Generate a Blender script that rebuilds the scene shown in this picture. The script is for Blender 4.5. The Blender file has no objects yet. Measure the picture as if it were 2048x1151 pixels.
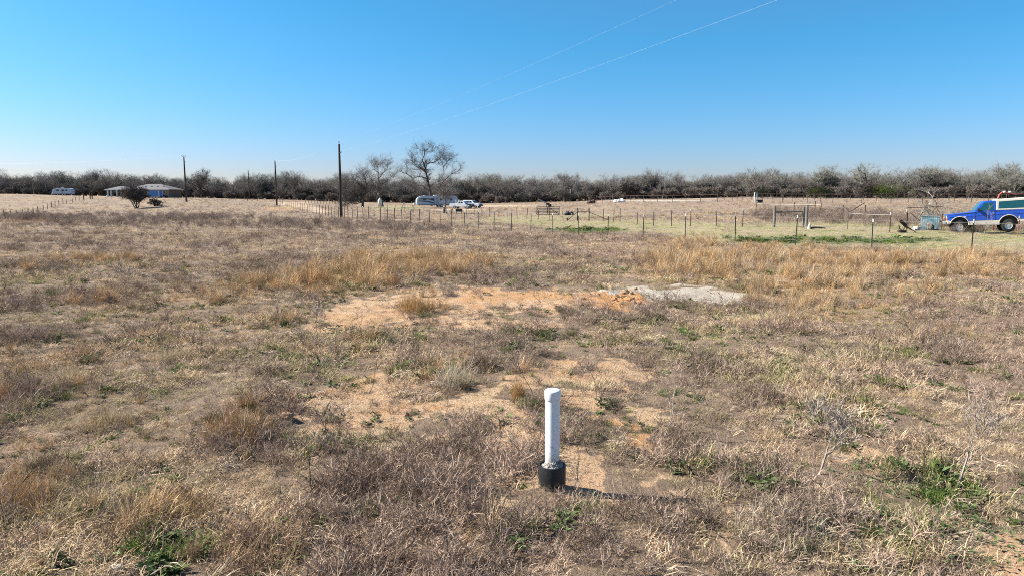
import bpy, math, random
import numpy as np
from mathutils import Vector, Matrix, Euler

# ------------------------------------------------------------------ camera, sky, sun, exposure
S = bpy.context.scene
COL = S.collection
W0, H0, F0 = 2048.0, 1151.0, 1365.0        # photograph size and focal length in its pixels
HORIZON, CAMZ = 400.0, 2.3
PITCH = math.atan((H0 / 2 - HORIZON) / F0)
cam_d = bpy.data.cameras.new('camera')
cam = bpy.data.objects.new('camera', cam_d)
COL.objects.link(cam)
cam.location = (0, 0, CAMZ)
cam.rotation_euler = (math.pi / 2 - PITCH, 0, 0)
cam_d.sensor_width = 36.0
cam_d.lens = 36.0 * F0 / W0
cam_d.clip_start = 0.05
cam_d.clip_end = 6000
S.camera = cam

SUN_DIR = Vector((-1.09, 0.16, 0.84)).normalized()     # towards the sun
SUN_EL = math.asin(SUN_DIR.z)
world = bpy.data.worlds.new('World')
S.world = world
world.use_nodes = True
wn = world.node_tree
sky = wn.nodes.new('ShaderNodeTexSky')
sky.sky_type = 'NISHITA'
sky.sun_disc = False
sky.sun_elevation = SUN_EL
sky.sun_rotation = math.atan2(SUN_DIR.x, SUN_DIR.y)
sky.altitude = 100
sky.air_density = 1.0
sky.dust_density = 0.6
sky.ozone_density = 1.5
bg = wn.nodes['Background']
bg.inputs['Strength'].default_value = 0.05
# colour response of the photograph's camera, the same for the whole sky: each channel is a mix of the sky's three
cmb = wn.nodes.new('ShaderNodeCombineColor')
for i, row in enumerate(((1.46, -.545, -.135), (.205, .436, .273), (-.52, .40, 1.264))):
    dp = wn.nodes.new('ShaderNodeVectorMath'); dp.operation = 'DOT_PRODUCT'; dp.inputs[1].default_value = row
    fl = wn.nodes.new('ShaderNodeMath'); fl.operation = 'MAXIMUM'; fl.inputs[1].default_value = (.7, .3, .3)[i]
    wn.links.new(sky.outputs[0], dp.inputs[0]); wn.links.new(dp.outputs['Value'], fl.inputs[0]); wn.links.new(fl.outputs[0], cmb.inputs[i])
wn.links.new(cmb.outputs[0], bg.inputs['Color'])

sun_d = bpy.data.lights.new('sun', 'SUN')
sun = bpy.data.objects.new('sun', sun_d)
COL.objects.link(sun)
sun_d.energy = 5.0
sun_d.angle = math.radians(0.5)
sun_d.color = (1.0, 0.93, 0.84)
sun.rotation_euler = (-SUN_DIR).to_track_quat('-Z', 'Y').to_euler()
sun.location = (-40, 10, 60)

S.view_settings.view_transform = 'Standard'
S.view_settings.look = 'None'
S.view_settings.gamma = 1.0
S.view_settings.use_curve_mapping = False
S.view_settings.exposure = 1.36
S.render.engine = 'CYCLES'
S.cycles.use_denoising = False
S.cycles.filter_width = 1.0
S.cycles.max_bounces = 5
S.cycles.diffuse_bounces = 3
S.cycles.transparent_max_bounces = 6
S.cycles.caustics_reflective = False
S.cycles.caustics_refractive = False
S.cycles.use_adaptive_sampling = False

# ------------------------------------------------------------------ pixel <-> world, noise, terrain
CP, SP = math.cos(PITCH), math.sin(PITCH)
def ray(px, py):
    x = (px - W0 / 2) / F0; y = -(py - H0 / 2) / F0
    return x, CP + y * SP, -SP + y * CP
def P(px, py, d):
    x, y, z = ray(px, py)
    return Vector((x / y * d, d, CAMZ + z / y * d))
def project(X, Y, Z):
    dz = Z - CAMZ
    depth = Y * CP - dz * SP
    up = Y * SP + dz * CP
    depth = np.maximum(depth, 0.05)
    return W0 / 2 + F0 * X / depth, H0 / 2 - F0 * up / depth

def vnoise(x, y, seed=0):
    x = np.asarray(x, float); y = np.asarray(y, float)
    xi = np.floor(x).astype(np.int64); yi = np.floor(y).astype(np.int64)
    fx = x - xi; fy = y - yi
    fx = fx * fx * (3 - 2 * fx); fy = fy * fy * (3 - 2 * fy)
    def h(a, b):
        n = (a * 374761393 + b * 668265263 + seed * 1274126177) & 0xffffffff
        n = ((n ^ (n >> 13)) * 1274126177) & 0xffffffff
        n = n ^ (n >> 16)
        return (n & 0xffff) / 65535.0
    a = h(xi, yi); b = h(xi + 1, yi); c = h(xi, yi + 1); d = h(xi + 1, yi + 1)
    return (a * (1 - fx) + b * fx) * (1 - fy) + (c * (1 - fx) + d * fx) * fy
def fbm(x, y, seed=0, octaves=4):
    s = 0; a = 0.5; t = 0
    for k in range(octaves):
        s = s + a * vnoise(x, y, seed + k * 17); t += a
        x = np.asarray(x) * 2.03 + 3.1; y = np.asarray(y) * 2.03 - 1.7; a *= 0.5
    return s / t

# height of the ground by bearing (photo column) and distance
D_ROWS = [0, 20, 30, 40, 50, 60, 75, 90, 110, 130, 150, 170, 200, 235, 280, 350, 700]
T_COLS = {
    -500: [0, 0, 0, 0, 0, 0, 0, -.1, -.5, -.3, .3, 1.0, 2.2, 3.8, 4.8, 5.0, 5.0],
    0:    [0, 0, 0, 0, 0, 0, 0, -.2, -.55, -.3, .3, 1.0, 2.2, 3.8, 4.7, 4.9, 5.0],
    190:  [0, 0, 0, 0, 0, 0, 0, -.2, -.2, .2, .9, 1.4, 2.2, 3.0, 3.9, 4.3, 5.0],
    375:  [0, 0, 0, 0, 0, 0, 0, -.1, .1, .6, 1.8, 2.1, 2.4, 2.8, 3.3, 3.6, 5.0],
    555:  [0, 0, 0, 0, 0, 0, 0, .05, .2, .6, 1.0, 1.4, 1.9, 2.3, 2.5, 2.8, 4.5],
    682:  [0, 0, 0, 0, 0, 0, 0, .05, .1, .3, .5, .7, 1.2, 1.7, 1.9, 2.2, 4.5],
    900:  [0, 0, 0, 0, -.1, -.15, -.1, 0, 0, .1, .15, .25, .5, 1.1, 1.4, 2.0, 4.5],
    1100: [0, 0, 0, -.1, -.22, -.2, -.05, .05, .3, .7, 1.1, 1.3, 1.55, 1.8, 2.0, 2.4, 4.5],
    1300: [0, 0, 0, -.08, -.1, 0, .3, .6, 1.1, 1.6, 1.8, 2.0, 2.5, 3.0, 3.2, 3.4, 5.0],
    1500: [0, 0, 0, .1, .35, .55, .85, 1.1, 1.5, 1.9, 2.2, 2.5, 3.1, 3.5, 3.8, 4.0, 5.0],
    1750: [0, 0, 0, .15, .38, .65, 1.0, 1.25, 1.5, 1.75, 2.1, 2.5, 3.1, 3.5, 3.8, 4.0, 5.0],
    2048: [0, 0, 0, .08, .16, .5, 1.2, 1.4, 1.6, 1.9, 2.2, 2.6, 3.2, 3.6, 3.9, 4.0, 5.0],
    2600: [0, 0, 0, .08, .16, .5, 1.2, 1.4, 1.6, 1.9, 2.2, 2.6, 3.2, 3.6, 3.9, 4.0, 5.0]}
_us = np.array([(c - 1024) / F0 / 1.008 for c in T_COLS])
_ds = np.array(D_ROWS, float)
_tz = np.array(list(T_COLS.values()))
def plane_pt(px, py):
    x, y, z = ray(px, py)
    t = -CAMZ / z
    return x * t, y * t
BUMPS = []      # x, y, height, radius
for (bx, by, bh, br) in [(1262, 601, .17, .35), (1238, 612, .12, .35), (1210, 588, .10, .4), (1170, 578, .10, .45), (1290, 606, .08, .3),
                         (1110, 566, .10, .5), (575, 838, .05, .10), (610, 815, .035, .2), (1100, 1000, .035, .2), (1090, 965, .03, .16),
                         (320, 1010, .05, .35), (480, 860, .05, .3), (130, 780, .05, .5), (1560, 1080, .06, .4), (900, 1080, .05, .45),
                         (700, 560, -.06, .5), (1385, 560, .12, .8), (660, 575, .10, .7), (1550, 560, .10, 1.2), (840, 545, .10, 1.0), (1200, 640, .05, .6)]:
    X_, Y_ = plane_pt(bx, by); BUMPS.append((X_, Y_, bh, br))
def terrain(X, Y):
    X = np.asarray(X, float); Y = np.asarray(Y, float)
    shp = np.broadcast(X, Y).shape
    X = np.broadcast_to(X, shp).ravel(); Y = np.broadcast_to(Y, shp).ravel()
    u = np.clip(X / np.maximum(Y, 6.0), _us[0], _us[-1])
    d = np.clip(Y, 0, 700)
    iu = np.clip(np.searchsorted(_us, u) - 1, 0, len(_us) - 2)
    jd = np.clip(np.searchsorted(_ds, d) - 1, 0, len(_ds) - 2)
    fu = (u - _us[iu]) / (_us[iu + 1] - _us[iu]); fu = fu * fu * (3 - 2 * fu)
    fd = (d - _ds[jd]) / (_ds[jd + 1] - _ds[jd]); fd = .5 * fd + .5 * fd * fd * (3 - 2 * fd)
    z = (_tz[iu, jd] * (1 - fu) + _tz[iu + 1, jd] * fu) * (1 - fd) + (_tz[iu, jd + 1] * (1 - fu) + _tz[iu + 1, jd + 1] * fu) * fd
    near = np.clip(1 - np.abs(Y - 12) / 60, 0, 1) * (1 - .9 * np.exp(-((X - .85) / 1.1) ** 2 - ((Y - 5.15) / .6) ** 2))
    z = z + (fbm(X * .8, Y * .8, 5, 3) - .5) * .20 * near + (fbm(X * 3.1, Y * 3.1, 9, 2) - .5) * .085 * near
    z = z + (fbm(X * .06, Y * .06, 21, 2) - .5) * .25 * np.clip((Y - 40) / 40, 0, 1)
    for (bx, by, bh, br) in BUMPS:
        z = z + bh * np.exp(-((X - bx) ** 2 + ((Y - by) * .8) ** 2) / (br * br))
    return z.reshape(shp)
def tz(x, y): return float(terrain(np.array([x]), np.array([y]))[0])
def gp(px, py, d, sink=0.0):                  # a point on the ground in photo column px at distance d
    p = P(px, py, d); return Vector((p.x, p.y, tz(p.x, p.y) - sink))
def gpix(px, py, sink=0.0):                   # where the ray of a pixel meets the ground
    x, y, z = ray(px, py)
    t = 2.0
    while t < 400:
        if CAMZ + z * t <= tz(x * t, y * t): break
        t *= 1.01
    return Vector((x * t, y * t, tz(x * t, y * t) - sink))

# ------------------------------------------------------------------ what grows where (photo-shaped patches laid on the ground)
def blobs(px, py, lst, soft=.5):
    m = np.zeros_like(px)
    for b in lst:
        cx, cy, rx, ry = b[:4]; w = b[4] if len(b) > 4 else 1.0
        r = np.sqrt(((px - cx) / rx) ** 2 + ((py - cy) / ry) ** 2)
        t = np.clip((1 + soft / 2 - r) / soft, 0, 1)
        m = np.maximum(m, w * t * t * (3 - 2 * t))
    return m
SAND = [(755, 628, 95, 40, .82), (700, 660, 60, 25, .8), (905, 640, 150, 16, .8), (985, 600, 130, 22, .85), (1120, 598, 150, 22, .9), (880, 592, 120, 16, .7), (1010, 650, 120, 10),
        (640, 842, 110, 38), (820, 815, 150, 30), (930, 845, 120, 28), (1000, 800, 90, 22), (1130, 752, 110, 20), (1190, 770, 90, 20), (1230, 848, 55, 16),
        (760, 790, 70, 14), (1095, 985, 75, 45), (1290, 1008, 130, 26, .62), (1010, 890, 60, 14, .7), (2030, 1140, 120, 48), (1750, 898, 55, 20), (1690, 888, 30, 10, .7), (1400, 1055, 60, 14, .6),
        (400, 825, 40, 10, .6), (170, 640, 90, 7, .5), (250, 625, 60, 6, .6), (420, 655, 45, 7, .5), (680, 1040, 50, 22, .6), (660, 1015, 40, 12, .6), (330, 1080, 25, 8, .6), (1920, 770, 60, 10, .4)]
PALE = [(1360, 588, 115, 17), (1250, 578, 55, 7), (1420, 596, 60, 13), (1310, 402, 110, 2.0, .45)]
RUST = [(1205, 602, 70, 20), (1090, 590, 100, 16, .8), (980, 596, 90, 14, .75), (760, 640, 90, 26, .45), (880, 625, 70, 10, .5), (1240, 846, 45, 14), (690, 785, 70, 10, .8), (1130, 742, 60, 10, .6), (870, 805, 60, 9, .7), (600, 790, 50, 8, .6), (560, 418, 45, 4, .9), (690, 408, 60, 2, .6), (1720, 405, 60, 3, .6)]
ORANGE = [(840, 530, 140, 27), (730, 548, 90, 32), (640, 560, 50, 28), (560, 572, 110, 20, .8), (420, 590, 100, 16, .7), (200, 605, 90, 12, .8), (830, 605, 30, 20), (190, 520, 90, 8, .8), (55, 535, 25, 8), (60, 440, 60, 4, .5),
          (1400, 530, 130, 34), (1380, 488, 70, 14), (1560, 510, 130, 30, .9), (1700, 530, 170, 32, .8), (1600, 585, 130, 34, .8), (1960, 530, 110, 28, .9), (1790, 590, 120, 25, .5), (1640, 630, 90, 30, .6),
          (470, 852, 75, 26), (120, 745, 90, 30, .7), (330, 1020, 90, 35, .7), (40, 980, 70, 70, .6), (500, 1090, 90, 40, .5), (560, 645, 40, 20, .7), (900, 745, 60, 28, .7), (1035, 775, 18, 25), (700, 690, 50, 15, .5), (230, 835, 70, 20, .5), (980, 1130, 80, 30, .4), (1850, 660, 80, 25, .4)]
GREEN = [(690, 660, 60, 14), (760, 650, 50, 10, .8), (1050, 675, 100, 12, .7), (1380, 690, 80, 16, .7), (640, 870, 50, 14, .6), (1250, 890, 60, 20, .5), (1760, 965, 90, 30), (1880, 985, 30, 25), (1900, 1075, 130, 30, .7), (180, 920, 80, 18, .6), (300, 890, 60, 14, .6),
         (300, 850, 60, 14, .6), (690, 880, 60, 16, .5), (1430, 960, 120, 35, .5), (330, 770, 40, 10, .6), (260, 775, 60, 10, .5), (690, 550, 22, 16, .8), (730, 570, 40, 8, .6), (1700, 1120, 120, 30, .6), (280, 1095, 60, 25, .6), (180, 1110, 90, 30, .5), (1040, 565, 30, 6, .6), (1200, 820, 40, 12, .5)]
LUSH = [(1180, 461, 75, 5.5), (1660, 482, 190, 7), (1600, 477, 90, 4), (1800, 480, 90, 4.5, .9), (1455, 475, 18, 4, .9), (1130, 460, 40, 3)]
PASTURE = [(1250, 452, 190, 12, .9), (1050, 440, 80, 8, .9), (1150, 432, 100, 5, .6), (1700, 470, 330, 26), (1950, 480, 190, 26), (1420, 460, 120, 14, .9), (790, 416, 60, 4, .9), (580, 415, 20, 2.5, .8), (940, 444, 40, 5, .5)]
TRACK = [(575, 409, 20, 2.2), (600, 412, 22, 2.8), (622, 417, 20, 3.4), (640, 423, 16, 4), (585, 406, 40, 1.2), (760, 440, 60, 2.2, .6), (1000, 412, 80, 2, .7), (905, 420, 60, 1.6, .8)]
BRUSH = [(120, 437, 200, 5, .7), (330, 439, 130, 4, .7), (480, 436, 80, 3, .6), (1650, 437, 140, 11), (1780, 447, 110, 8), (1860, 452, 50, 9), (840, 462, 90, 9, .3), (700, 455, 90, 9, .35), (560, 452, 100, 6, .3), (300, 452, 200, 6, .2), (1960, 462, 90, 5, .7), (880, 392, 120, 1)]
def masks(X, Y):
    Z = terrain(X, Y)
    px, py = project(X, Y, Z)
    k = np.clip((py - 396) / 260, .01, 2)
    px = px + (fbm(X * 1.3, Y * 1.3, 31, 3) - .5) * 150 * k + (fbm(X * .3, Y * .3, 33, 2) - .5) * 60 * k
    px = px + (fbm(X * 4.5, Y * 4.5, 35, 2) - .5) * 70 * k
    py = py + (fbm(X * 1.3, Y * 1.3, 37, 3) - .5) * 70 * k * k + (fbm(X * 4.5, Y * 4.5, 39, 2) - .5) * 36 * k * k
    ahead = (Y > 3).astype(float)
    g = dict(sand=blobs(px, py, SAND), pale=blobs(px, py, PALE), rust=blobs(px, py, RUST), orange=blobs(px, py, ORANGE, 1.0), green=blobs(px, py, GREEN),
             lush=blobs(px, py, LUSH), pasture=blobs(px, py, PASTURE), track=blobs(px, py, TRACK), brush=blobs(px, py, BRUSH))
    return {a: b * ahead for a, b in g.items()}, px, py, Z

# ------------------------------------------------------------------ materials
MATS = {}
def mat(name, color, rough=.8, metallic=0.0, var=.12, scale=8.0, bump=0.0, spec=.3, coat=0.0):
    if name in MATS: return MATS[name]
    m = bpy.data.materials.new(name); m.use_nodes = True
    nt = m.node_tree; b = nt.nodes['Principled BSDF']
    tc = nt.nodes.new('ShaderNodeTexCoord'); n = nt.nodes.new('ShaderNodeTexNoise')
    n.inputs['Scale'].default_value = scale; n.inputs['Detail'].default_value = 5
    nt.links.new(tc.outputs['Object'], n.inputs['Vector'])
    mr = nt.nodes.new('ShaderNodeMapRange')
    mr.inputs['From Min'].default_value = .3; mr.inputs['From Max'].default_value = .7
    mr.inputs['To Min'].default_value = 1 - var; mr.inputs['To Max'].default_value = 1 + var
    nt.links.new(n.outputs['Fac'], mr.inputs['Value'])
    mx = nt.nodes.new('ShaderNodeMix'); mx.data_type = 'RGBA'; mx.blend_type = 'MULTIPLY'
    mx.inputs[0].default_value = 1
    mx.inputs[6].default_value = (*color, 1)
    nt.links.new(mr.outputs[0], mx.inputs[7])
    nt.links.new(mx.outputs[2], b.inputs['Base Color'])
    b.inputs['Roughness'].default_value = rough; b.inputs['Metallic'].default_value = metallic
    b.inputs['Specular IOR Level'].default_value = spec
    b.inputs['Coat Weight'].default_value = coat
    if bump:
        bm = nt.nodes.new('ShaderNodeBump'); bm.inputs['Strength'].default_value = bump; bm.inputs['Distance'].default_value = .02
        nt.links.new(n.outputs['Fac'], bm.inputs['Height']); nt.links.new(bm.outputs[0], b.inputs['Normal'])
    MATS[name] = m
    return m
def leaf_mat(name, trans=.3):
    m = bpy.data.materials.new(name); m.use_nodes = True
    nt = m.node_tree; nt.nodes.remove(nt.nodes['Principled BSDF'])
    out = nt.nodes['Material Output']
    a = nt.nodes.new('ShaderNodeAttribute'); a.attribute_type = 'INSTANCER'; a.attribute_name = 'tint'
    v = nt.nodes.new('ShaderNodeAttribute'); v.attribute_type = 'GEOMETRY'; v.attribute_name = 'vary'
    mx = nt.nodes.new('ShaderNodeMix'); mx.data_type = 'RGBA'; mx.blend_type = 'MULTIPLY'; mx.inputs[0].default_value = 1
    nt.links.new(a.outputs['Color'], mx.inputs[6]); nt.links.new(v.outputs['Color'], mx.inputs[7])
    d = nt.nodes.new('ShaderNodeBsdfDiffuse'); t = nt.nodes.new('ShaderNodeBsdfTranslucent'); s = nt.nodes.new('ShaderNodeMixShader')
    s.inputs[0].default_value = trans
    nt.links.new(mx.outputs[2], d.inputs[0]); nt.links.new(mx.outputs[2], t.inputs[0])
    nt.links.new(d.outputs[0], s.inputs[1]); nt.links.new(t.outputs[0], s.inputs[2]); nt.links.new(s.outputs[0], out.inputs[0])
    return m
def plant_mat(name, color, trans=.25):      # plants that stand as things of their own
    m = bpy.data.materials.new(name); m.use_nodes = True
    nt = m.node_tree; nt.nodes.remove(nt.nodes['Principled BSDF']); out = nt.nodes['Material Output']
    v = nt.nodes.new('ShaderNodeAttribute'); v.attribute_name = 'vary'
    mx = nt.nodes.new('ShaderNodeMix'); mx.data_type = 'RGBA'; mx.blend_type = 'MULTIPLY'; mx.inputs[0].default_value = 1
    mx.inputs[6].default_value = (color[0] * .7, color[1] * .7, color[2] * .7, 1); nt.links.new(v.outputs['Color'], mx.inputs[7])
    d = nt.nodes.new('ShaderNodeBsdfDiffuse'); t = nt.nodes.new('ShaderNodeBsdfTranslucent'); s = nt.nodes.new('ShaderNodeMixShader'); s.inputs[0].default_value = trans
    nt.links.new(mx.outputs[2], d.inputs[0]); nt.links.new(mx.outputs[2], t.inputs[0])
    nt.links.new(d.outputs[0], s.inputs[1]); nt.links.new(t.outputs[0], s.inputs[2]); nt.links.new(s.outputs[0], out.inputs[0])
    MATS[name] = m
    return m

M_STEEL = mat('dark_painted_steel', (.022, .024, .022), .6, var=.3)
M_RUSTY = mat('rusty_steel', (.085, .055, .045), .85, var=.4)
M_WHITE = mat('white_paint', (.55, .55, .53), .5, var=.05)
M_WIRE = mat('galvanised_wire', (.5, .5, .5), .5, .3)
M_CABLE = mat('aluminium_cable', (.6, .62, .65), .5, .0)
M_WOOD = mat('weathered_wood', (.17, .15, .13), .9, var=.35, scale=14, bump=.4)
M_POLE = mat('creosoted_wood', (.035, .026, .02), .9, var=.3, scale=6)
M_BARK = mat('grey_bark', (.20, .175, .15), .95, var=.35, scale=3)
M_BARKD = mat('dark_oak_bark', (.085, .07, .058), .95, var=.3, scale=3)
M_TWIG = mat('grey_twigs', (0.184, 0.166, 0.148), .95, var=.25, scale=.6)
M_TWIGB = mat('brown_twigs', (0.181, 0.154, 0.132), .95, var=.25, scale=.6)
M_TWIGG = mat('lichen_twigs', (0.199, 0.193, 0.16), .95, var=.25, scale=.6)
M_TWIGD = mat('dark_twigs', (.095, .082, .072), .95, var=.25, scale=.6)
M_BLACK = mat('black_plastic', (.012, .013, .014), .45, var=.15, spec=.4)
M_TYRE = mat('tyre_rubber', (.02, .02, .02), .9, var=.2)
M_GLASS = mat('tinted_glass', (.012, .068, .078), .06, var=.1, spec=.6)
M_DGLASS = mat('dark_glass', (.012, .016, .022), .08, var=.1, spec=.6)
M_CHROME = mat('bright_metal', (.55, .55, .55), .35, .7, var=.1)
M_BLUE = mat('blue_car_paint', (.012, .07, .40), .32, var=.14, spec=.5, coat=.5)
M_VWHITE = mat('white_car_paint', (.52, .53, .54), .3, var=.03, coat=.4)
M_CREAM = mat('cream_fibreglass', (.50, .465, .40), .45, var=.06)
M_RED = mat('red_plastic', (.5, .02, .02), .3)
M_DEEPRED = mat('faded_red_paint', (.36, .10, .07), .7, var=.3)
M_NAVY = mat('navy_paint', (.012, .02, .06), .3, var=.1, coat=.3)
M_SKYBLUE = mat('sky_blue_paint', (.06, .17, .38), .5, var=.08)
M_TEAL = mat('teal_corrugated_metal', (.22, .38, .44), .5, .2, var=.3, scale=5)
M_TEALHI = mat('teal_corrugated_highlight', (.42, .54, .58), .5, .2, var=.3, scale=5)  # paler teal, highlights on the corrugation painted into the colour
M_ROOF = mat('grey_shingles', (.13, .13, .135), .9, var=.25, scale=4)
M_TAN = mat('tan_brick', (.20, .16, .13), .9, var=.15, scale=6)
M_CONC = mat('grey_mortar', (.26, .24, .215), .95, var=.35, scale=40, bump=1.0)
M_STONE = mat('pale_limestone', (.46, .43, .37), .9, var=.2)
M_STEELG = mat('grey_metal', (.25, .27, .30), .5, .3, var=.2)

# ------------------------------------------------------------------ mesh builder
class MB:
    def __init__(s): s.v = []; s.f = []; s.c = []
    def add(s, vs, fs, shade=1.0):  # every other strip gets the painted highlight tint
        o = len(s.v); s.v.extend(vs)
        for f in fs: s.f.append(tuple(i + o for i in f)); s.c.append(shade)
    def box(s, c, size, rot=None):
        hx, hy, hz = size[0] / 2, size[1] / 2, size[2] / 2
        vs = [Vector((x, y, z)) for x in (-hx, hx) for y in (-hy, hy) for z in (-hz, hz)]
        if rot is not None: vs = [rot @ v for v in vs]
        c = Vector(c)
        s.add([tuple(v + c) for v in vs], [(0, 1, 3, 2), (4, 6, 7, 5), (0, 4, 5, 1), (2, 3, 7, 6), (0, 2, 6, 4), (1, 5, 7, 3)])
        return s
    def tube(s, pts, rad, n=5, shade=1.0, cap=True):
        pts = [Vector(p) for p in pts]
        if not hasattr(rad, '__len__'): rad = [rad] * len(pts)
        o = len(s.v); m = len(pts)
        for i, p in enumerate(pts):
            t = (pts[min(i + 1, m - 1)] - pts[max(i - 1, 0)])
            if t.length < 1e-9: t = Vector((0, 0, 1))
            t.normalize()
            a = t.cross(Vector((0, 1, 0)) if abs(t.y) < .8 else Vector((1, 0, 0))).normalized(); b = t.cross(a)
            for k in range(n):
                an = 2 * math.pi * k / n
                q = p + (a * math.cos(an) + b * math.sin(an)) * rad[i]
                s.v.append((q.x, q.y, q.z))
        for i in range(m - 1):
            for k in range(n):
                k2 = (k + 1) % n
                s.f.append((o + i * n + k, o + i * n + k2, o + (i + 1) * n + k2, o + (i + 1) * n + k)); s.c.append(shade)
        if cap and n > 2:
            s.f.append(tuple(o + k for k in reversed(range(n)))); s.c.append(shade)
            s.f.append(tuple(o + (m - 1) * n + k for k in range(n))); s.c.append(shade)
        return s
    def ribbon(s, pts, w, side, shade=1.0):       # tapered blade ending in a point
        o = len(s.v); m = len(pts)
        for i, p in enumerate(pts[:-1]):
            ww = w * (1 - .55 * i / (m - 1)) * .5
            s.v.append(tuple(p + side * ww)); s.v.append(tuple(p - side * ww))
        s.v.append(tuple(pts[-1]))
        for i in range(m - 2):
            s.f.append((o + 2 * i, o + 2 * i + 1, o + 2 * i + 3, o + 2 * i + 2)); s.c.append(shade)
        s.f.append((o + 2 * (m - 2), o + 2 * (m - 2) + 1, o + 2 * (m - 1))); s.c.append(shade)
    def lathe(s, prof, n=24, c=(0, 0, 0)):        # (r, z) pairs
        o = len(s.v)
        for r, z in prof:
            for k in range(n):
                a = 2 * math.pi * k / n; s.v.append((c[0] + r * math.cos(a), c[1] + r * math.sin(a), c[2] + z))
        for i in range(len(prof) - 1):
            for k in range(n):
                k2 = (k + 1) % n
                s.f.append((o + i * n + k, o + i * n + k2, o + (i + 1) * n + k2, o + (i + 1) * n + k)); s.c.append(1)
        s.f.append(tuple(o + k for k in reversed(range(n)))); s.c.append(1)
        s.f.append(tuple(o + (len(prof) - 1) * n + k for k in range(n))); s.c.append(1)
        return s
    def prism(s, prof, hw):                       # side outline (x, z) with a half width per point or one for all
        n = len(prof)
        if not hasattr(hw, '__len__'): hw = [hw] * n
        o = len(s.v)
        for (x, z), h in zip(prof, hw): s.v.append((x, -h, z))
        for (x, z), h in zip(prof, hw): s.v.append((x, h, z))
        s.f.append(tuple(o + k for k in range(n))); s.c.append(1)
        s.f.append(tuple(o + n + k for k in reversed(range(n)))); s.c.append(1)
        for k in range(n):
            k2 = (k + 1) % n
            s.f.append((o + k2, o + k, o + n + k, o + n + k2)); s.c.append(1)
        return s
    def mesh(s, name, m, smooth=False, vary=False):
        me = bpy.data.meshes.new(name)
        me.from_pydata([tuple(v) for v in s.v], [], s.f)
        if m: me.materials.append(m)
        if smooth: me.polygons.foreach_set('use_smooth', [True] * len(me.polygons))
        if vary:
            at = me.color_attributes.new('vary', 'FLOAT_COLOR', 'CORNER')
            tot = np.zeros(len(me.polygons), np.int32); me.polygons.foreach_get('loop_total', tot)
            c = np.repeat(np.array(s.c, np.float32), tot)
            at.data.foreach_set('color', np.stack([c, c, c, np.ones_like(c)], 1).ravel())
        me.update()
        return me
    def build(s, name, m, parent=None, smooth=False, bevel=0, vary=False):
        o = bpy.data.objects.new(name, s.mesh(name, m, smooth, vary))
        COL.objects.link(o); o.parent = parent
        if bevel:
            b = o.modifiers.new('bevel', 'BEVEL'); b.width = bevel; b.segments = 2; b.limit_method = 'ANGLE'; b.angle_limit = math.radians(35)
        return o
def tag(o, label, cat, group=None, kind=None):
    if label: o['label'] = label
    if cat: o['category'] = cat
    if group: o['group'] = group
    if kind: o['kind'] = kind
    return o
def thing(name, label, cat, loc=(0, 0, 0), rz=0, group=None):
    o = bpy.data.objects.new(name, None); COL.objects.link(o)
    o.empty_display_size = .2
    o.location = loc; o.rotation_euler = (0, 0, rz)
    return tag(o, label, cat, group)
def copy_tree(root, label=None):
    r = root.copy(); COL.objects.link(r)
    if label: r['label'] = label
    for ch in root.children:
        c = ch.copy(); COL.objects.link(c); c.parent = r
        for g in ch.children:
            d = g.copy(); COL.objects.link(d); d.parent = c
    return r
def turn(yaw=0, pitch=0, roll=0): return Euler((roll, pitch, yaw)).to_matrix()
RNG = random.Random(7)

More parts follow.
